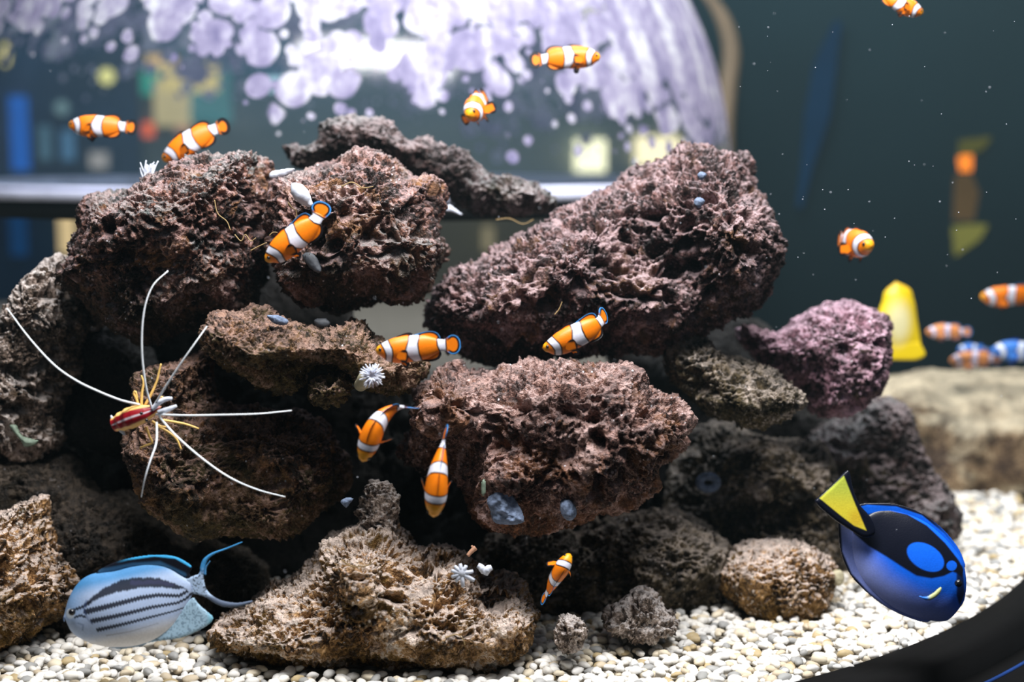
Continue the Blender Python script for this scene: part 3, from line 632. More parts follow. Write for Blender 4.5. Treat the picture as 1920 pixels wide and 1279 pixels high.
def clownfish(label, pts, up, d=None, pal=PAL, n=260, m=56, group='clownfish', pec=0.5, name='clownfish', cat='fish', hs=1.0, sh=0.0, blue=True):
    P = px_path(pts, d); X, L = spline(P, n + 1); c_top = lambda q: hs * c_top0(q); c_bot = lambda q: hs * c_bot0(q); clown_col = lambda t, v, pal: clown_col0(np.where(t < .75, np.maximum(t - sh * (1 - t / .75), 0), t), v, pal)
    upw = up[0] * RIGHT - up[1] * UP - up[2] * FWD; upw /= np.linalg.norm(upw)
    T, U, Sd = frames(X, upw); tt = np.linspace(0, 1, n + 1)
    root = thing(name, X[n // 2] - np.array([0, 0, 0.15 * L])); tag(root, label, cat, group)
    ts = np.concatenate([np.linspace(0, .03, 14)[:-1], np.linspace(.03, .86, 200)])
    g = lambda A: np.stack([np.interp(ts, tt, A[:, k]) for k in range(3)], 1)
    x, u, s = g(X), g(U), g(Sd); th = np.arange(m) * 2 * math.pi / m; cs, sn = np.cos(th), np.sin(th)
    ht, hb, w = c_top(ts), c_bot(ts), c_wid(ts)
    hh = np.where(cs[None] > 0, ht[:, None], hb[:, None]) * cs[None]; ww = w[:, None] * np.sign(sn)[None] * np.abs(sn)[None] ** 0.9
    v = (x[:, None] + L * (hh[..., None] * u[:, None] + ww[..., None] * s[:, None])).reshape(-1, 3)
    f = [(i * m + j, (i + 1) * m + j, (i + 1) * m + (j + 1) % m, i * m + (j + 1) % m) for i in range(len(ts) - 1) for j in range(m)]
    tv = np.repeat(ts, m); vv = np.tile(cs, len(ts)); col = clown_col(tv, vv, pal)
    mouth = sm(0.035, 0.028, tv) * sm(0.08, 0.03, np.abs(vv + 0.25)); col = col * (1 - 0.6 * mouth[:, None])
    part('body', v, f, M['clown'], root, col)
    or_, wh_, bk_ = pal
    def med(nm, t0, t1, hf, sign, blue=blue):     # fin in the middle plane of the fish
        a = np.linspace(t0, t1, 44); h = hf(np.linspace(0, 1, 44)); q = np.linspace(0, 1, 14)
        gg = lambda A: np.stack([np.interp(a, tt, A[:, k]) for k in range(3)], 1)
        xx, uu, ss = gg(X), gg(U), gg(Sd); base = (c_top(a) if sign > 0 else c_bot(a)) * 0.86
        tot = np.maximum((c_top(a) if sign > 0 else c_bot(a)) + h - base, .002)
        Pm = xx[:, None] + sign * L * (base[:, None] + tot[:, None] * q[None])[..., None] * uu[:, None] + L * (0.10 * q[None] * h[:, None] / (h.max() + 1e-6) * 0.6)[..., None] * gg(T)[:, None]
        hl = q[None] * tot[:, None]; out = tot[:, None] - hl
        colr = clown_col(np.repeat(a, 14), np.full(44 * 14, float(sign)), pal).reshape(44, 14, 3)
        k = sm(.030, .022, out) ; colr = colr * (1 - k[..., None]) + bk_ * k[..., None]
        if blue: k = sm(.010, .006, out); colr = colr * (1 - k[..., None]) + BL * k[..., None]
        part(nm, *lens_grid(Pm, ss[:, None] * np.ones((1, 14, 1)), L * (0.006 * (1 - 0.85 * q))[None] * np.ones((44, 1)), colr)[:2], M['clown'], root, np.concatenate([colr.reshape(-1, 3)] * 2))
    med('dorsal_fin', .22, .45, lambda z: 0.034 * np.sin(math.pi * np.clip(z, 0, 1)) ** 0.7, 1, blue=False)
    med('soft_dorsal_fin', .47, .76, lambda z: 0.052 * np.sin(math.pi * z ** 1.3) ** 0.7, 1)
    med('anal_fin', .50, .76, lambda z: 0.048 * np.sin(math.pi * z ** 1.35) ** 0.7, -1, blue=False)
    # tail fin
    a = np.r_[np.linspace(.79, .97, 30)[:-1], np.linspace(.97, 1.0, 11)]; q = np.linspace(-1, 1, 41); z = (a - .79) / .21
    gg = lambda A: np.stack([np.interp(a, tt, A[:, k]) for k in range(3)], 1)
    hgt = hs * np.where(z < .55, .066 + .050 * sm(0, .55, z), .116 * np.sqrt(np.clip(1 - ((z - .55) / .45) ** 2.3, 0, 1)))
    Pm = gg(X)[:, None] + L * (hgt[:, None] * q[None])[..., None] * gg(U)[:, None]
    GA = np.repeat(a[:, None], 41, 1); GB = hgt[:, None] * q[None]; edge = dist(np.r_[np.c_[a, hgt], np.c_[a, -hgt][::-1]], GA, GB, False)
    colr = clown_col(np.repeat(a, 41), np.tile(q, 40), pal).reshape(40, 41, 3); back = sm(.15, .4, z)[:, None]
    k = sm(.040 if blue else .052, .032 if blue else .042, edge) * back; colr = colr * (1 - k[..., None]) + bk_ * k[..., None]
    k = sm(.016, .011, edge) * back * blue; colr = colr * (1 - k[..., None]) + BL * k[..., None]
    v, f, cc = lens_grid(Pm, gg(Sd)[:, None] * np.ones((1, 41, 1)), L * (0.008 * (1 - 0.8 * z))[:, None] * np.ones((1, 41)), colr); part('tail_fin', v, f, M['clown'], root, cc)
    # paired fins and eyes
    for sd in (-1, 1):
        for nm, t0, vv0, ln, wd, dv, ba in (('pectoral_fin', .25, -.40, .17, .074, (0.80, pec, -.14), .9), ('pelvic_fin', .30, -.86, .10, .036, (0.62, .12, -.75), .55)):
            i = int(t0 * n); hb_ = float(c_bot(t0)); ang = math.acos(vv0); base = X[i] + L * (-hb_ * abs(vv0) * U[i] + sd * float(c_wid(t0)) * 0.9 * math.sin(ang) * Sd[i])
            dr = dv[0] * T[i] + sd * dv[1] * Sd[i] + dv[2] * U[i]; dr /= np.linalg.norm(dr)
            ac = U[i] * ba + T[i] * (1 - ba); ac = ac - (ac @ dr) * dr; ac /= np.linalg.norm(ac); nr = np.cross(dr, ac)
            uu = np.linspace(0, 1, 22); q = np.linspace(-1, 1, 15); wu = wd * pch([(0, .35), (.3, .75), (.65, 1.0), (.88, .75), (1, 0)])(uu)
            Pm = base + L * (uu[:, None] * ln)[..., None] * dr + L * (wu[:, None] * q[None])[..., None] * ac
            edge = np.minimum((1 - np.abs(q))[None] * wu[:, None] + (uu[:, None] < .55) * .04 * (.55 - uu[:, None]) * 2, (1 - uu)[:, None] * ln)
            colr = np.tile(or_, (22, 15, 1)); k = sm(.036, .028, edge) * sm(.2, .5, uu)[:, None]; colr = colr * (1 - k[..., None]) + bk_ * k[..., None]
            v, f, cc = lens_grid(Pm, np.broadcast_to(nr, Pm.shape), L * (0.006 * (1 - .8 * uu))[:, None] * np.ones((1, 15)), colr); part(nm, v, f, M['clown'], root, cc)
        i = int(.062 * n); e = X[i] + L * (.008 * U[i] + sd * (float(c_wid(.062)) - .008) * Sd[i]); v, f = ball(e, .0225 * L); part('eye', v, f, M['eye'], root)
    return root
clownfish('clownfish swimming left over the dome base, farthest left of all', [(128, 234), (165, 235), (200, 236), (235, 238), (258, 240)], (0, -1, -.1), 1.40, blue=False)
clownfish('clownfish slanting down to the left above the upper left rock', [(304, 300), (330, 284), (362, 262), (397, 245), (431, 233)], (-.45, -.9, 0), 1.38, blue=False)
clownfish('clownfish swimming right high in front of the lavender dome', [(1126, 107), (1088, 106), (1048, 108), (1020, 111), (992, 114)], (0, -1, -.05), 1.38, blue=False)
clownfish('small clownfish facing the viewer in front of the lavender dome', [(878, 216, 1.345), (888, 206, 1.36), (897, 196, 1.38), (905, 187, 1.40), (911, 176, 1.415)], (-.45, -.8, .35), pec=1.2, blue=False)
clownfish('clownfish cut off by the top edge of the picture', [(1731, 25), (1706, 14), (1680, 0), (1655, -16), (1638, -30)], (.4, -.9, -.1), 1.36, blue=False)
clownfish('clownfish turned towards the viewer in the dark teal water at right', [(1634, 461, 1.36), (1618, 457, 1.375), (1600, 454, 1.395), (1584, 452, 1.42), (1570, 450, 1.445)], (.05, -1, 0.1), blue=False)
clownfish('clownfish diving down left past the pale closed polyp', [(497, 489), (524, 468), (556, 442), (585, 420), (599, 401), (606, 378)], (-.7, -.7, .25), 1.14)
clownfish('clownfish swimming left in profile at the open gap', [(704, 657), (745, 655), (790, 650), (832, 647), (864, 645)], (0, -1, .05), 1.13)
clownfish('clownfish with bent tail grazing the top of the pinkish centre rock', [(1017, 653, 1.15), (1045, 645, 1.15), (1078, 629, 1.15), (1108, 614, 1.152), (1126, 602, 1.158), (1135, 583, 1.168)], (-.3, -1, .12), hs=.92)
clownfish('clownfish seen from above with tail curled right, left of the centre rock', [(679, 866, 1.105), (690, 834, 1.105), (703, 802, 1.105), (722, 778, 1.11), (748, 764, 1.115), (787, 766, 1.118)], (-.15, -.1, 1), pec=1.0, sh=.07, hs=.85)
clownfish('clownfish seen from above heading straight down over the centre rock', [(813, 970, 1.10), (817, 930, 1.10), (821, 888, 1.102), (828, 845, 1.108), (838, 796, 1.114)], (.16, 0, 1), pec=.35, sh=.10)
clownfish('small slim clownfish climbing to the right beside the front tan rock', [(1069, 1038, 1.16), (1056, 1062, 1.16), (1041, 1084, 1.165), (1029, 1106, 1.17), (1014, 1131, 1.175)], (.2, .1, 1), pec=1.0, sh=.06)
clownfish('pale blurred fish far behind, right of the yellow fish', [(1735, 622), (1758, 621), (1780, 621), (1800, 622), (1822, 622)], (0, -1, 0), 1.8, PALP, group='blurred fish')
clownfish('blurred orange fish far behind, at right edge above the others', [(1838, 556), (1865, 555), (1895, 553), (1925, 552), (1960, 550)], (0, -1, 0.35), 1.8, group='blurred fish')
clownfish('blurred orange and blue fish low over the sandy boulder', [(1780, 676), (1805, 674), (1830, 672), (1855, 672), (1880, 674)], (0, -1, 0.3), 1.85, PALP, group='blurred fish')
clownfish('blurred small blue white fish above the orange and blue one', [(1795, 655), (1815, 654), (1830, 656), (1845, 658), (1860, 660)], (0, -1, 0.1), 1.9, PALB, group='blurred fish')
clownfish('blurred large blue white fish at right edge over the sandy boulder', [(1858, 658), (1885, 656), (1915, 658), (1945, 660), (1975, 662)], (0, -1, 0.1), 1.83, PALB, group='blurred fish')

def flatfish(root, sn, tb, D, top, bot, width, colf, mat, n=220, m=96):
    """deep-bodied fish lofted on the line from snout to tail base; top/bot are outlines in picture pixels at depth D"""
    sn = np.array(sn, float); tb = np.array(tb, float); L = np.linalg.norm(tb - sn); e = (tb - sn) / L
    nv = np.array([-e[1], e[0]]); nv = nv if nv[1] < 0 else -nv
    ab = lambda P: np.array([((np.array(p) - sn) @ e / L, (np.array(p) - sn) @ nv / L) for p in P])
    T_, B_ = ab(top), ab(bot); a = (1 - np.cos(np.linspace(0, math.pi / 2, 60))) * 0.12; a = np.concatenate([a[:-1], np.linspace(.12, 1, n - 60)])
    ht = pch(T_)(a); hb = pch(B_)(a); w = width(a); th = np.arange(m) * 2 * math.pi / m; cs, sn_ = np.cos(th), np.sin(th)
    mid = (ht + hb) / 2; half = (ht - hb) / 2
    b = mid[:, None] + half[:, None] * cs[None]; ww = w[:, None] * np.sign(sn_)[None] * np.abs(sn_)[None] ** 1.25
    A = np.broadcast_to(a[:, None], b.shape)
    PX = sn[0] + L * (A * e[0] + b * nv[0]); PY = sn[1] + L * (A * e[1] + b * nv[1])
    v = (at(PX, PY, np.full(PX.shape, D)) - (ww * mm(L, D))[..., None] * FWD).reshape(-1, 3)
    f = [(i * m + j, i * m + (j + 1) % m, (i + 1) * m + (j + 1) % m, (i + 1) * m + j) for i in range(len(a) - 1) for j in range(m)] + [tuple(range(m)), tuple((len(a) - 1) * m + j for j in range(m))[::-1]]
    part('body', v, f, mat, root, colf(PX.ravel(), PY.ravel()))
def fin(root, nm, poly, D, thick, colf, mat, cell=1.2, shift=0.0, label=None, R=8):
    v, f, px, py = pillow(smooth_poly(poly, 6), D, thick, thick, R, cell, edge=thick * 0.25)
    if shift: v = v + shift * FWD
    part(nm, v, f, mat, root, colf(px, py), label)
def blend(c, k, x): return c * (1 - k[:, None]) + np.asarray(x) * k[:, None]

# blue tang
TD = 1.18; tang = thing('blue_tang', pt(1690, 1165, TD)); tag(tang, 'royal blue tang with black palette mark and yellow tail diving over the gravel', 'fish', 'tangs')
TBL = lin(20, 112, 255); TBK = lin(14, 18, 34)
def tang_col(x, y):
    c = np.tile(TBL, (len(x), 1)); nzv = vnoise(np.stack([x, y, x * 0], 1) / 26.0, 3) * 3
    low = dist([(1575, 1000), (1590, 1060), (1630, 1110), (1690, 1150), (1750, 1168)], x, y, False)
    c = blend(c, sm(70, 12, low) * 0.75, lin(176, 184, 236))  # paler lower edge paints in sheen and gravel bounce
    k = sm(8, 4, dist([(1569, 980), (1576, 1035), (1596, 1080), (1630, 1117), (1660, 1140)], x, y, False)); c = blend(c, k, TBK)
    blk = [(1585, 965), (1600, 940), (1630, 956), (1665, 956), (1700, 964), (1735, 984), (1768, 1016), (1793, 1048), (1803, 1066), (1798, 1080), (1788, 1072), (1778, 1068), (1760, 1075), (1736, 1079), (1708, 1074), (1685, 1060), (1655, 1040), (1625, 1022), (1600, 1000)]
    sd = dist(blk, x, y) * np.where(inside(blk, x, y), 1, -1); c = blend(c, sm(-2, 2, sd), TBK)
    # blue oval and spot inside the mark
    ca, sa = math.cos(math.radians(28)), math.sin(math.radians(28)); dx, dy = x - 1727, y - 1040
    r = np.hypot((dx * ca + dy * sa) / 37, (-dx * sa + dy * ca) / 23); c = blend(c, sm(1.05, .95, r), TBL)
    c = blend(c, sm(1.1, .9, np.hypot((x - 1777) / 11, (y - 1057) / 9)), TBL)
    k = sm(2.6, 1.0, dist([(1612, 944), (1670, 946), (1720, 962), (1765, 996), (1792, 1026), (1806, 1052)], x, y, False)) ; c = blend(c, k * 0.85, TBK)
    face = [(1787, 1062), (1800, 1060), (1802, 1082), (1804, 1110), (1797, 1132), (1788, 1112), (1786, 1090)]
    sd = dist(face, x, y) * np.where(inside(face, x, y), 1, -1); c = blend(c, sm(-3, 3, sd + nzv) * .92, TBK)
    return c
tt_ = [(1808, 1128), (1811, 1108), (1811, 1082), (1806, 1056), (1790, 1030), (1765, 1002), (1735, 978), (1700, 962), (1665, 955), (1640, 958), (1618, 968), (1606, 966)]
tb_ = [(1808, 1128), (1806, 1145), (1800, 1156), (1775, 1164), (1740, 1163), (1690, 1148), (1645, 1118), (1612, 1080), (1598, 1045), (1596, 1010), (1600, 985)]
sn_t, tb_t = (1809, 1124), (1600, 970)
flatfish(tang, sn_t, tb_t, TD, tt_, tb_, pch([(0, .02), (.06, .07), (.2, .12), (.4, .135), (.65, .10), (.85, .05), (1, .022)]), tang_col, M['tang'], n=420, m=300)
def dors_col(x, y):
    c = np.tile(TBL, (len(x), 1)); outer = [(1600, 948), (1625, 942), (1680, 945), (1730, 962), (1772, 996), (1800, 1030), (1815, 1066)]
    d = dist(outer, x, y, False); return blend(c, sm(6, 3, d) * sm(1812, 1740, x), TBK)
fin(tang, 'dorsal_fin', [(1606, 960), (1610, 946), (1630, 943), (1665, 943), (1700, 950), (1735, 966), (1768, 992), (1796, 1026), (1810, 1060), (1800, 1062), (1780, 1034), (1745, 1002), (1705, 976), (1660, 966), (1625, 968)], TD, .0012, dors_col, M['tang'])
def anal_col(x, y):
    c = np.tile(lin(140, 156, 230), (len(x), 1)); outer = [(1570, 975), (1574, 1035), (1592, 1078), (1625, 1114), (1670, 1146), (1730, 1168)]
    return blend(c, sm(7, 3, dist(outer, x, y, False)) * sm(1690, 1610, x), TBK)
fin(tang, 'anal_fin', [(1572, 975), (1576, 1035), (1594, 1078), (1627, 1113), (1672, 1145), (1730, 1167), (1745, 1158), (1700, 1140), (1650, 1105), (1620, 1070), (1604, 1030), (1602, 995), (1590, 975)], TD, .0012, anal_col, M['tang'])
YEL = lin(250, 232, 70)
def tail_col(x, y):
    c = np.tile(YEL, (len(x), 1)); c = blend(c, sm(960, 905, y), lin(206, 220, 84)); c = blend(c, sm(25, 5, np.hypot(x - 1605, y - 972)) * .5, lin(236, 180, 40))
    yp = [(1536, 934), (1581, 892), (1590, 915), (1602, 945), (1612, 968), (1623, 994), (1600, 985), (1575, 966), (1553, 948)]
    sd = dist(yp, x, y) * np.where(inside(yp, x, y), 1, -1); return blend(c, sm(1.5, -1.5, sd), TBK)
fin(tang, 'tail_fin', [(1529, 944), (1534, 932), (1556, 912), (1582, 886), (1592, 884), (1600, 918), (1612, 946), (1634, 972), (1640, 1000), (1618, 1008), (1590, 992), (1560, 972)], TD - .012, .0022, tail_col, M['tang'], label='yellow tail fin with black upper and lower edges')
fin(tang, 'pectoral_fin', [(1722, 1118), (1738, 1118), (1752, 1110), (1764, 1100), (1764, 1110), (1752, 1122), (1738, 1126)], TD - .034, .0015, lambda x, y: blend(np.tile(lin(40, 120, 220), (len(x), 1)), sm(1735, 1746, x), lin(196, 204, 140)), M['tang'], label='small pale yellow pectoral fin')
v, f = ball(pt(1797, 1094, TD - .017), mm(7, TD)); part('eye', v, f, M['eye'], tang)

# lined angelfish
AD = 1.135; ang = thing('angelfish', pt(260, 1216, AD)); tag(ang, 'pale blue angelfish with dark wavy stripes and forked trailing tail over the gravel', 'fish', 'angelfish')
ADK = lin(20, 18, 30)
def ang_col(x, y):
    q = np.stack([x, y, x * 0], 1)
    ty = y + 0.23 * (x - 122)      # straighten the fish's slope
    c = np.tile(lin(186, 206, 240), (len(x), 1))
    c = blend(c, sm(1195, 1225, ty), lin(246, 246, 250))  # pale belly, whitened further to paint in light bounced off the gravel
    c = blend(c, sm(1128, 1100, ty) * .9, lin(62, 134, 190)); c = blend(c, sm(180, 130, x) * sm(1180, 1120, y) * .6, lin(48, 132, 190))
    zig = 1.6 * np.sin(x * 1.15) ; j = 1.2 * vnoise(q / 7.0, 5)
    band = [(160, 1133), (178, 1116), (200, 1100), (232, 1084), (265, 1080), (300, 1082), (330, 1092), (354, 1104), (330, 1103), (300, 1099), (262, 1100), (225, 1107), (195, 1117), (178, 1126)]
    yj = y + zig * .4 + j; sd = dist(band, x, yj) * np.where(inside(band, x, yj), 1, -1); c = blend(c, sm(-1.5, 2, sd) * .93, ADK)
    c = blend(c, sm(5, 2, dist([(252, 1090), (300, 1090), (325, 1095)], x, y + j, False)) * .55, lin(70, 72, 104))
    for P, w0, w1 in (([(145, 1140), (162, 1134), (176, 1126)], 2.5, 2.5), ([(168, 1143), (230, 1127), (270, 1117), (300, 1113), (338, 1116), (352, 1108)], 5.2, 2.6), ([(180, 1160), (230, 1149), (290, 1135), (335, 1129), (350, 1122), (360, 1112)], 4.4, 1.9), ([(190, 1177), (240, 1165), (290, 1153), (330, 1144), (345, 1139)], 3.6, 1.1), ([(146, 1154), (158, 1150), (166, 1153)], 2, 2), ([(205, 1188), (250, 1180), (300, 1166)], .9, .5)):
        w = np.interp(x, [P[0][0], P[-1][0]], [w0, w1]); yy = y + zig * np.minimum(w / 2.5, 1) * .8
        k = sm(w + .9, w - .7, dist(P, x, yy, False)); c = blend(c, k * (.93 if w0 > 1 else .4), ADK)
    for P in ([(168, 1122), (164, 1140), (172, 1158), (180, 1166)], [(152, 1165), (162, 1168), (160, 1178)]): c = blend(c, sm(2.4, 1, dist(P, x, y, False)) * .4, lin(60, 84, 140))
    k = sm(10.5, 8.5, np.hypot(x - 136, y - 1148)); c = blend(c, k, lin(214, 226, 240))
    return c
a_t = [(120, 1158), (124, 1138), (131, 1118), (146, 1094), (166, 1079), (190, 1073), (215, 1070), (250, 1061), (285, 1057), (315, 1062), (340, 1077), (356, 1088)]
a_b = [(120, 1158), (121, 1166), (134, 1184), (155, 1199), (185, 1210), (225, 1214), (265, 1209), (300, 1194), (330, 1168), (350, 1136), (362, 1112)]
flatfish(ang, (119, 1158), (360, 1100), AD, a_t, a_b, pch([(0, .015), (.05, .05), (.2, .09), (.45, .11), (.7, .08), (.9, .035), (1, .02)]), ang_col, M['angel'], n=420, m=260)
CY = lin(60, 160, 214)
def ad_col(x, y):
    c = np.tile(lin(22, 24, 34), (len(x), 1)); c = blend(c, sm(3.0, 1.6, dist([(205, 1059), (240, 1048), (290, 1041), (330, 1045), (358, 1061)], x, y, False)) * sm(215, 260, x), CY)
    return blend(c, sm(8, 2, dist([(190, 1072), (250, 1060), (300, 1057), (345, 1078)], x, y, False)) * .45, lin(70, 128, 178))
fin(ang, 'dorsal_fin', [(180, 1074), (205, 1058), (240, 1047), (290, 1040), (330, 1044), (359, 1061), (356, 1074), (358, 1086), (340, 1082), (310, 1068), (250, 1066), (200, 1078)], AD, .0012, ad_col, M['angel'], label='black dorsal fin with bright cyan edge')
def aa_col(x, y):
    c = np.tile(lin(170, 202, 224), (len(x), 1)); k = (vnoise(np.stack([x, y, x * 0], 1) / 2.6, 8) > .35) * .5; c = blend(c, k, lin(60, 84, 110)); return blend(c, sm(385, 398, x), lin(130, 190, 214))
fin(ang, 'anal_fin', [(270, 1206), (300, 1202), (340, 1196), (378, 1180), (397, 1166), (399, 1156), (388, 1146), (372, 1132), (362, 1120), (345, 1136), (320, 1170), (295, 1192)], AD, .0012, aa_col, M['angel'])
fin(ang, 'pelvic_fin', [(190, 1209), (225, 1217), (262, 1212), (276, 1207), (272, 1203), (230, 1208)], AD, .0012, lambda x, y: np.tile(lin(150, 178, 204), (len(x), 1)), M['angel'])
def at_col(x, y):
    c = np.tile(lin(176, 200, 230), (len(x), 1)); k = (vnoise(np.stack([x, y, x * 0], 1) / 2.3, 18) > .45) * .8; c = blend(c, k * sm(405, 385, x), ADK)
    c = blend(c, sm(1082, 1060, y), lin(70, 150, 210)); return blend(c, sm(1112, 1122, y) * sm(375, 395, x) * .8, lin(56, 62, 84))
fin(ang, 'tail_fin', [(346, 1088), (362, 1080), (373, 1075), (376, 1060), (382, 1047), (398, 1036), (424, 1027), (452, 1016), (453, 1018.5), (425, 1030.5), (402, 1040), (389, 1052), (383, 1072), (383, 1090), (388, 1106), (400, 1118), (420, 1127), (446, 1130), (472, 1126), (470, 1131), (445, 1138), (420, 1138), (402, 1131), (385, 1120), (366, 1114), (348, 1110)], AD, .0012, at_col, M['angel'], cell=.9, R=5)
v, f = tube(px_path([(384, 1078), (386, 1064), (394, 1052)], AD - .001), .0012, .0003, 14, 8); part('tail_ray', v, f, M['angel'], ang, np.tile(lin(70, 130, 180), (len(v), 1)))
v, f = ball(pt(135, 1148, AD - .0125), mm(6.5, AD)); part('eye', v, f, M['eye'], ang)

# yellow fish, far behind
YD = 1.72; yt = thing('yellow_tang', pt(1692, 675, YD)); tag(yt, 'bright yellow blurred fish standing on end behind the violet rock', 'fish', 'tangs')
def y_col(x, y):
    c = np.tile(lin(236, 206, 20), (len(x), 1)); c = blend(c, sm(34, 8, np.hypot((x - 1682) / 1.0, (y - 605) / 1.7)) * .9, lin(246, 240, 190)); return blend(c, sm(560, 535, y) * .5, lin(226, 170, 10))
flatfish(yt, (1680, 528), (1694, 650), YD, [(1680, 528), (1704, 540), (1713, 560), (1720, 600), (1726, 640), (1728, 655)], [(1680, 528), (1660, 545), (1654, 565), (1645, 590), (1636, 630), (1640, 655)], pch([(0, .03), (.2, .10), (.5, .12), (.8, .08), (1, .03)]), y_col, M['tang'])
fin(yt, 'tail_fin', [(1655, 645), (1716, 640), (1732, 655), (1734, 668), (1715, 676), (1680, 676), (1650, 674), (1648, 660)], YD, .0025, y_col, M['tang'])

# ------------------------------------------------------------------ cleaner shrimp
SD = 1.145; shr = thing('cleaner_shrimp', pt(255, 800, SD)); tag(shr, 'red and white striped shrimp with long white antennae in front of the brown rock', 'shrimp')
P = px_path([(211, 798, SD), (232, 789, SD - .003), (255, 780, SD - .006), (277, 773, SD - .006), (292, 767, SD - .005), (303, 762, SD - .004)]); X, L = spline(P, 90)
T, U, Sd = frames(X, -FWD); tt2 = np.linspace(0, 1, 90); m_ = 40; th = np.arange(m_) * 2 * math.pi / m_
wv = np.interp(tt2, [0, .04, .2, .45, .7, .85, .95, 1], [.04, .13, .17, .20, .15, .09, .03, .005]); seg = 1 + .04 * np.sin(tt2 * 38) * (tt2 < .5); wv = wv * seg
v = (X[:, None] + L * wv[:, None, None] * (np.sin(th)[None, :, None] * Sd[:, None] + .9 * np.cos(th)[None, :, None] * U[:, None])).reshape(-1, 3)
f = [(i * m_ + j, (i + 1) * m_ + j, (i + 1) * m_ + (j + 1) % m_, i * m_ + (j + 1) % m_) for i in range(89) for j in range(m_)] + [tuple(range(m_))[::-1], tuple(89 * m_ + j for j in range(m_))]
TT, LT = np.repeat(tt2, m_), np.tile(np.sin(th), 90); fr_ = np.tile(np.cos(th), 90) > 0; ab_ = np.abs(LT)
c = np.tile(lin(250, 200, 120), (len(v), 1)); c = blend(c, (fr_ & (ab_ < .62)) * 1.0, lin(150, 10, 28)); c = blend(c, (fr_ & (ab_ < .15)) * 1.0, lin(236, 226, 236))
c = blend(c, sm(.10, .04, TT) * .8, lin(196, 20, 44)); c = blend(c, (np.abs(TT - .20) < .012) * (ab_ < .62) * .7, lin(214, 60, 50)); part('body', v, f, M['clown'], shr, c)
for a in ([(262, 759), (225, 750), (180, 732), (140, 712), (100, 683), (55, 634), (13, 578)], [(284, 764), (273, 722), (266, 655), (270, 585), (286, 537), (315, 508)], [(287, 764), (310, 726), (340, 680), (366, 643), (388, 612)], [(292, 777), (350, 779), (420, 778), (485, 776), (547, 770)], [(298, 780), (328, 815), (378, 859), (430, 895), (482, 918), (535, 932)], [(294, 792), (293, 830), (281, 866), (271, 900), (265, 932)]):
    q = [(p[0], p[1], SD - .008 - .02 * math.sin(i / (len(a) - 1) * 2.5)) for i, p in enumerate(a)]; v, f = tube(px_path(q), [.0009, .0008, .00065, .00045], None, 40, 8); part('antenna', v, f, M['antenna'], shr)
for a in ([(285, 768), (297, 756), (309, 749), (323, 747)], [(296, 773), (312, 769), (322, 765), (331, 761)]): v, f = tube(px_path(a, SD - .010), [.0016, .0022, .0020, .0012], None, 16, 10); part('claw', v, f, M['white'], shr, label='white front claw')
for a in ([(272, 760), (284, 738), (294, 715), (298, 698), (302, 682)], [(265, 762), (266, 738), (269, 718), (265, 704)], [(260, 764), (256, 748), (251, 738), (254, 734), (258, 748)], [(305, 788), (330, 792), (350, 796), (373, 804)], [(290, 796), (312, 808), (330, 822), (340, 843)], [(274, 800), (280, 818), (285, 830), (272, 836), (262, 840)], [(285, 790), (300, 799), (315, 801)], [(288, 762), (302, 745), (308, 750)]):
    v, f = tube(px_path(a, SD + .001), [.0012, .0011, .0009, .0007], None, 22, 8); part('leg', v, f, M['leg'], shr)
for e in ((265, 775), (275, 788)): v, f = ball(pt(e[0], e[1], SD - .015), mm(3.2, SD)); part('eye', v, f, M['eye'], shr)
for a in ([(216, 793), (211, 786), (208, 779)], [(224, 803), (230, 810), (234, 816)]): v, f = tube(px_path(a, SD - .002), [.0022, .0018, .0006], None, 10, 8); part('tail_fan', v, f, M['white'], shr, label='white tail fan tip')

# ------------------------------------------------------------------ small growths on the rocks
def blob(poly, D, th, nm, mat, label, cat, lump=.3, cell=1.6, R=None, seed=0, group=None):
    P = smooth_poly(poly, 4); P = np.asarray(P); R = R or .5 * min(np.ptp(P[:, 0]), np.ptp(P[:, 1]))
    v, f, _, _ = pillow(P, D, th, th, R, cell, lambda q: lump * fbm(q * 160 + seed, 2, seed), edge=th * .15); o = solo(nm, v, f, mat); tag(o, label, cat, group); return o
def rays(c, ax, n, r0, ln, rad, spread, jit=.15, nseg=8):
    ax = np.asarray(ax, float); ax /= np.linalg.norm(ax); a = np.cross(ax, [0.1, .2, 1]); a /= np.linalg.norm(a); b = np.cross(ax, a); out = []
    for i in range(n):
        th = 2 * math.pi * i / n + random.uniform(-jit, jit); d = math.cos(th) * a + math.sin(th) * b; l = ln * random.uniform(.75, 1.1); sp = spread * random.uniform(.7, 1.3)
        out.append(tube([c + d * r0, c + d * (r0 + l * .5) + ax * sp * l * .5, c + d * (r0 + l * .9) + ax * sp * l * .6], rad, rad * .35, nseg, 6))
    return join(*out)
an = thing('anemone', pt(680, 728, 1.17)); tag(an, 'white frilly anemone opening right below the profile clownfish', 'anemone', 'anemones')
v, f = tube(px_path([(676, 722, 1.185), (684, 714, 1.17), (694, 706, 1.155)]), [.0055, .006, .0075, .0065], None, 14, 20); part('column', v, f, M['beige'], an)
c0 = pt(697, 705, 1.15); axd = -FWD * .9 + RIGHT * .35
part('tentacles', *join(rays(c0, axd, 36, .004, .0075, .0011, .35), rays(c0 - FWD * .001, axd, 26, .003, .006, .0010, .8), rays(c0 - FWD * .002, axd, 16, .002, .004, .0009, 1.3), ball(c0 + FWD * .003, .0052)), M['white'], an)
st = thing('star_polyp', pt(867, 1096, 1.14)); tag(st, 'white star shaped polyp with stubby arms on the front tan rock', 'polyp', 'polyps')
c0 = pt(866, 1075, 1.145); part('disc', *ball(c0, .0045, sc=(1, .7, 1)), M['white'], st); out = []
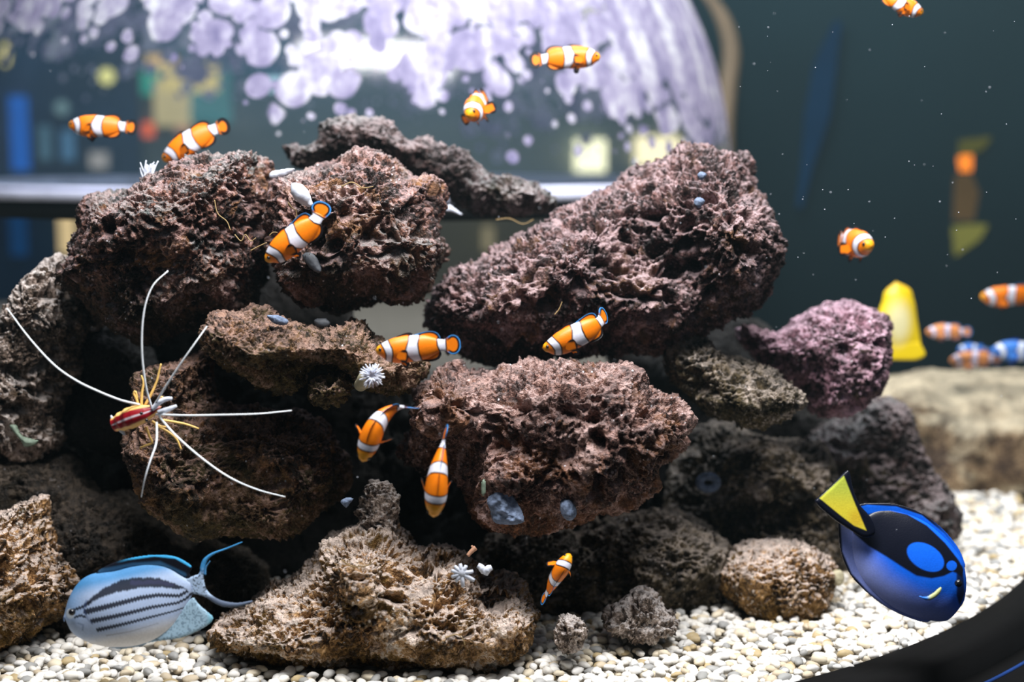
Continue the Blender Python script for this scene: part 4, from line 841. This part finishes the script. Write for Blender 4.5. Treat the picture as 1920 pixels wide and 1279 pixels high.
for a_, l in ((10, .009), (60, .007), (100, .0075), (135, .008), (165, .0085), (200, .0085), (235, .008), (275, .011), (330, .0115)):
    d = math.cos(math.radians(a_)) * RIGHT + math.sin(math.radians(a_)) * UP; out.append(tube([c0, c0 + d * l * .6 - FWD * .001, c0 + d * l], .0022, .0014, 8, 8))
part('arms', *join(*out), M['white'], st)
bud = thing('closed_polyp', pt(588, 398, 1.2)); tag(bud, 'pale grey closed bud on a thin stalk above the diving clownfish', 'polyp', 'polyps')
v, f = tube(px_path([(549, 346, 1.19), (556, 354, 1.188), (566, 366, 1.188), (576, 378, 1.19), (584, 386, 1.19)]), [.002, .0062, .0068, .005, .002], None, 24, 20); part('bud', v, f, M['white'], bud)
v, f = tube(px_path([(583, 385, 1.19), (586, 394, 1.2), (589, 408, 1.215)]), .002, .0012, 12, 10); part('stalk', v, f, M['grey'], bud)
ft = thing('feather_tuft', pt(280, 346, 1.3)); tag(ft, 'white feathery tuft standing on top of the upper left rock', 'tuft')
out = [ball(pt(280, 340, 1.3), .006, sc=(1.1, .8, 1.0))]
for i in range(16):
    a_ = random.uniform(-.5, .55); l = random.uniform(.012, .019); d = math.sin(a_) * RIGHT + math.cos(a_) * UP - FWD * random.uniform(-.2, .3); b0 = pt(279 + random.uniform(-9, 9), 338, 1.3); out.append(tube([b0, b0 + d * l * .6, b0 + d * l + RIGHT * .001], .0012, .0005, 8, 6))
part('plumes', *join(*out), M['white'], ft)
blob([(508, 322), (525, 318), (552, 315), (545, 326), (520, 336), (505, 334)], 1.27, .004, 'sponge', M['white'], 'thin white film between the two upper left rocks', 'sponge', seed=1)
blob([(228, 388), (246, 374), (262, 368), (258, 378), (240, 392), (230, 396)], 1.27, .004, 'sponge', M['white'], 'narrow white strip on left shoulder of the upper left rock', 'sponge', seed=2)
blob([(912, 938), (925, 918), (938, 912), (955, 920), (968, 938), (982, 965), (980, 980), (950, 984), (925, 978), (918, 955)], 1.185, .012, 'sponge', M['bluegrey'], 'ragged blue grey sponge at the lower edge of the pinkish centre rock', 'sponge', .5, seed=3)
o = blob([(1049, 945), (1056, 936), (1068, 935), (1078, 945), (1082, 962), (1074, 974), (1062, 975), (1052, 964)], 1.19, .012, 'sponge', M['bluegrey'], 'small rounded blue grey barrel sponge under the pinkish centre rock', 'sponge', .15, seed=4)
blob([(903, 902), (908, 898), (912, 908), (911, 924), (905, 931), (901, 920)], 1.165, .003, 'leaf', M['greygreen'], 'pale green oval leaf in front of the pinkish centre rock', 'leaf', .1, seed=5)
blob([(638, 940), (646, 934), (655, 932), (663, 936), (657, 944), (650, 952), (643, 948)], 1.2, .004, 'polyp', M['bluegrey'], 'small pale blue polyp in the dark left of the knobbly lump', 'polyp', .3, seed=6, group='polyps')
blob([(834, 396), (838, 385), (844, 383), (856, 392), (868, 402), (862, 404), (848, 399)], 1.41, .003, 'polyp', M['white'], 'pale blue white polyp hanging below the arched rock', 'polyp', .3, seed=7, group='polyps')
blob([(500, 592), (520, 590), (540, 600), (536, 610), (515, 608)], 1.185, .004, 'sponge', M['bluegrey'], 'blue grey sponge patch on the crest of the brown ledge', 'sponge', .3, seed=8)
blob([(574, 1072), (577, 1088), (572, 1096), (560, 1098), (556, 1080), (562, 1070)], 1.3, .003, 'shell', M['white'], 'white fragment on the tan rock behind the angelfish tail', 'shell', .2, seed=9) if False else None
blob([(1560, 1072), (1575, 1068), (1583, 1080), (1578, 1096), (1566, 1098), (1558, 1086)], 1.36, .006, 'polyp', M['beige'], 'pale fuzzy growth on the right end of the squat rock', 'polyp', .3, seed=10, group='polyps')
blob([(18, 800), (30, 796), (40, 815), (58, 822), (72, 826), (64, 836), (46, 838), (40, 828)], 1.28, .004, 'sponge', M['greygreen'], 'ragged grey film below the left edge rock stack', 'sponge', .4, seed=11)
blob([(566, 480), (580, 472), (596, 484), (604, 508), (594, 512), (578, 500)], 1.225, .004, 'polyp', M['grey'], 'dim grey polyp in shadow right of the diving clownfish', 'polyp', .2, seed=12, group='polyps')
blob([(588, 602), (598, 596), (612, 597), (620, 606), (612, 616), (596, 616)], 1.25, .005, 'polyp', M['grey'], 'dim grey dome polyp in the dark above the brown ledge', 'polyp', .1, seed=13, group='polyps')
for (x, y, r, lab) in ((1316, 330, 9, 'pale blue sponge fleck near the top of the largest rock'), (1311, 380, 11, 'pale blue sponge fleck lower in a hollow of the largest rock')):
    blob([(x - r, y), (x - r * .3, y - r), (x + r, y - r * .4), (x + r * .6, y + r * .5), (x - r * .2, y + r)], 1.275, .004, 'sponge', M['bluegrey'], lab, 'sponge', .5, seed=x)
rg = thing('ring_polyp', pt(1328, 920, 1.425)); tag(rg, 'dim grey ring shaped polyp in the shade right of the centre rock', 'polyp', 'polyps')
c0 = pt(1328, 905, 1.42); ths = np.linspace(0, 2 * math.pi, 25); v, f = tube([c0 + .0085 * (math.cos(a_) * RIGHT + .75 * math.sin(a_) * UP) for a_ in ths], .0042, .0042, 60, 12, cap=False); part('ring', v, f, M['bluegrey'], rg)
part('centre', *ball(c0 + FWD * .003, .004), M['slate'], rg)
cl = thing('coral_tufts', pt(905, 1078, 1.18)); cl.name = 'coral_tuft'; ORG['coral_tuft'] = ORG['coral_tufts']; tag(cl, 'two small white knobs right of the white star polyp', 'coral')
part('knob', *tube(px_path([(896, 1060), (902, 1064), (908, 1074)], 1.165), [.002, .003, .0022], None, 12, 10), M['white'], cl); part('knob', *tube(px_path([(922, 1064), (914, 1068), (910, 1078)], 1.165), [.0022, .0034, .002], None, 12, 10), M['white'], cl)
sp = thing('coral_sprig', pt(878, 1040, 1.19)); tag(sp, 'pinkish forked sprig on the back edge of the front tan rock', 'coral'); M['sprig'] = plain('sprig_pink', lin(206, 158, 130), .6, .15, 120)
part('branch', *join(tube(px_path([(877, 1042), (884, 1034), (892, 1027)], 1.19), .0016, .0022, 12, 8), tube(px_path([(888, 1031), (886, 1026), (884, 1023)], 1.19), .0014, .0008, 8, 8)), M['sprig'], sp)
def strand(key, pts, d, label=None):
    v, f = tube(px_path(pts, d), .00055, .0004, 30, 6); return part('algae_strand', v, f, M['hair'], rocks[key])
for k_, p_, d_ in (('A', [(402, 375), (408, 400), (425, 415), (432, 432)], 1.205), ('A', [(440, 440), (452, 452), (460, 440), (470, 452), (480, 446)], 1.20), ('A', [(470, 470), (485, 462), (500, 455)], 1.20), ('B', [(505, 442), (512, 436), (522, 438), (518, 450), (526, 458)], 1.20), ('B', [(640, 350), (660, 342), (680, 352), (700, 350)], 1.20), ('B', [(540, 380), (548, 390), (556, 396), (554, 412)], 1.19), ('C', [(930, 412), (955, 410), (980, 420), (1000, 412)], 1.40), ('L', [(640, 1050), (660, 1062), (690, 1060), (702, 1048)], 1.155), ('L', [(835, 1196), (855, 1190), (868, 1198), (872, 1210)], 1.15), ('E', [(1040, 590), (1048, 580), (1054, 566)], 1.255)): strand(k_, p_, d_)

# specks drifting in the water
vf = []
for _ in range(60):
    x, y = random.uniform(1380, 1910), random.uniform(10, 560); vf.append(ball(pt(x, y, random.uniform(1.05, 1.35)), random.uniform(.0002, .0005), 6, 8))
for _ in range(50):
    x, y = random.uniform(10, 1900), random.uniform(10, 1150); vf.append(ball(pt(x, y, random.uniform(1.0, 1.13)), random.uniform(.0002, .0004), 6, 8))
v, f = join(*vf); o = link('drifting_specks', mesh('drifting_specks', v, f), M['white'], None, (0, 0, 0)); tag(o, 'tiny pale specks drifting in the water', 'specks', kind='stuff')

# ------------------------------------------------------------------ lit things in the hall beyond
def panel(nm, x0, y0, x1, y1, d, c, s, label, cat, group=None):
    yw = 4.275 if x1 < 262 else 4.475; a, b = on_wall(x0, y1, yw), on_wall(x1, y0, yw); v, f = box((a[0], yw, a[2]), (b[0], yw + .03, b[2])); o = solo(nm, v, f, glow(nm + '_glow', c, s)); tag(o, label, cat, group); return o
HD = 3.9
def lamp(px, py, r, d, c, s, label, sc=(1, 1, 1)):
    yw = 4.28 if px < 250 else 4.48; v, f = ball(on_wall(px, py, yw), mm(r, yw), 14, 20, (sc[0], .6, sc[2])); o = solo('hall_lamp', v, f, glow('hall_lamp_glow', c, s)); tag(o, label, 'lamp', 'lamps in the hall'); return o
sg = thing('lit_sign', on_wall(330, 250, 4.45)); tag(sg, 'blurred yellow and green lit poster seen through the left of the dome', 'sign')
for nm, r_, c, s in (('yellow_field', (300, 120, 400, 170), lin(240, 205, 130), 1.2), ('yellow_stem', (285, 150, 345, 235), lin(226, 196, 140), .95), ('green_field', (240, 130, 300, 175), lin(50, 180, 150), .8), ('green_edge', (345, 120, 420, 230), lin(90, 160, 160), .6), ('orange_bar', (280, 105, 320, 122), lin(250, 196, 130), 1.2)):
    a, b = on_wall(r_[0], r_[3], 4.40), on_wall(r_[2], r_[1], 4.40); k = {'yellow_field': 0, 'yellow_stem': .03, 'green_field': .06, 'green_edge': .075, 'orange_bar': -.03}[nm]; v, f = box((a[0], a[1] + k, a[2]), (b[0], 4.51, b[2])); part(nm, v, f, glow(nm, c, s), sg)
panel('exit_light', 258, 230, 284, 256, HD, lin(255, 100, 50), 1.4, 'blurred red orange light beside the leftmost clownfish tail', 'light')
panel('exit_light', 330, 222, 352, 250, HD, lin(240, 160, 130), .7, 'blurred salmon light above the slanting clownfish', 'light')
panel('lit_window', 1078, 262, 1136, 322, HD, lin(255, 236, 190), 2.6, 'bright warm square window above the notch between the top rocks', 'window')
panel('lit_window', 1192, 256, 1275, 310, HD, lin(255, 226, 176), 2.4, 'bright warm window right behind the largest rock top', 'window')
panel('lit_window', 168, 285, 198, 316, HD, lin(214, 196, 186), .7, 'small pale lit window under the leftmost clownfish', 'window')
panel('lit_window', 112, 395, 136, 476, HD, lin(240, 214, 160), .85, 'tall yellowish lit opening below the dome band at left', 'window')
panel('lit_window', 905, 425, 925, 470, HD, lin(206, 196, 160), .4, 'narrow pale lit opening in the gap under the arched rock', 'window')
lamp(10, 102, 13, HD, lin(250, 220, 130), 1.5, 'blurred yellow lamp at far left edge of the dome', (.6, 1, 1.6)); lamp(200, 143, 14, HD, lin(250, 230, 140), 1.6, 'blurred yellow lamp above the leftmost clownfish')
lamp(116, 202, 13, HD, lin(150, 176, 176), .7, 'blurred pale grey lamp left of the leftmost clownfish'); lamp(516, 158, 22, HD, lin(214, 246, 255), 1.4, 'blurred cyan white oval lamp, left of the pair behind the dome', (1.4, 1, .5)); lamp(570, 160, 14, HD, lin(204, 240, 255), 1.2, 'blurred cyan white oval lamp, right of the pair behind the dome', (1.1, 1, .6))
for x0, x1, y0, y1, c, s, lab in ((22, 46, 180, 320, lin(16, 104, 200), .9, 'blue light strip, first from the left edge of the dome'), (74, 90, 236, 300, lin(110, 150, 170), .5, 'pale grey light strip between the blue ones'), (116, 134, 245, 300, lin(110, 160, 200), .55, 'pale blue light strip under the leftmost clownfish head'), (20, 44, 400, 480, lin(16, 80, 140), .4, 'blue light strip below the dome band at left')):
    panel('light_strip', x0, y0, x1, y1, HD + .05, c, s, lab, 'light', 'light strips in the hall')
# reflections of a lit display and a blue tube on the teal back wall, built as glowing shapes
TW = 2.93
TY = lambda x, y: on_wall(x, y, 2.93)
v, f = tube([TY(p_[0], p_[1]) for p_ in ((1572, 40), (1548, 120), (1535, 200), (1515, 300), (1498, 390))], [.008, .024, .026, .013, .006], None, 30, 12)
o = solo('blue_reflection', v, f, glow('reflection_blue', lin(18, 58, 92), .62)); tag(o, 'faint slanting blue tube reflection, built glowing, in the teal water at right', 'light')
ds = thing('display_reflection', TY(1825, 490)); tag(ds, 'blurred orange and green display reflection, built glowing, on the teal wall at right edge', 'sign')
for nm, P_, c, s, k in (('top_reflection', [(1798, 262), (1868, 254), (1850, 280), (1826, 292), (1800, 296)], lin(110, 110, 50), .55, 0), ('orange_reflection', [(1795, 292), (1826, 288), (1826, 324), (1800, 324)], lin(255, 140, 40), 1.4, -.01), ('ochre_reflection', [(1798, 326), (1830, 322), (1848, 360), (1840, 418), (1798, 418)], lin(120, 96, 60), .5, .01), ('green_reflection', [(1792, 424), (1866, 420), (1850, 452), (1800, 488)], lin(150, 150, 70), .6, 0)):
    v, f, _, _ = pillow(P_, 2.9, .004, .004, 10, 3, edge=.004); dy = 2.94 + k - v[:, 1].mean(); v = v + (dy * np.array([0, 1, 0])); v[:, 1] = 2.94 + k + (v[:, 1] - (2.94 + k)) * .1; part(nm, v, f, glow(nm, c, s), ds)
tp = solo('refraction_streak', *tube(px_path([(1290, -40, 2.9), (1345, 20, 2.9), (1370, 90, 2.9), (1364, 170, 2.9), (1358, 260, 2.9), (1360, 420, 2.9)]), .018, .018, 40, 14), plain('streak_tan', lin(130, 112, 88), .6, .1, 20)); tag(tp, 'blurred tan curved tube in place of a refraction streak right of the dome', 'refraction_streak')  # solid tube stands in for light refracted at the dome edge
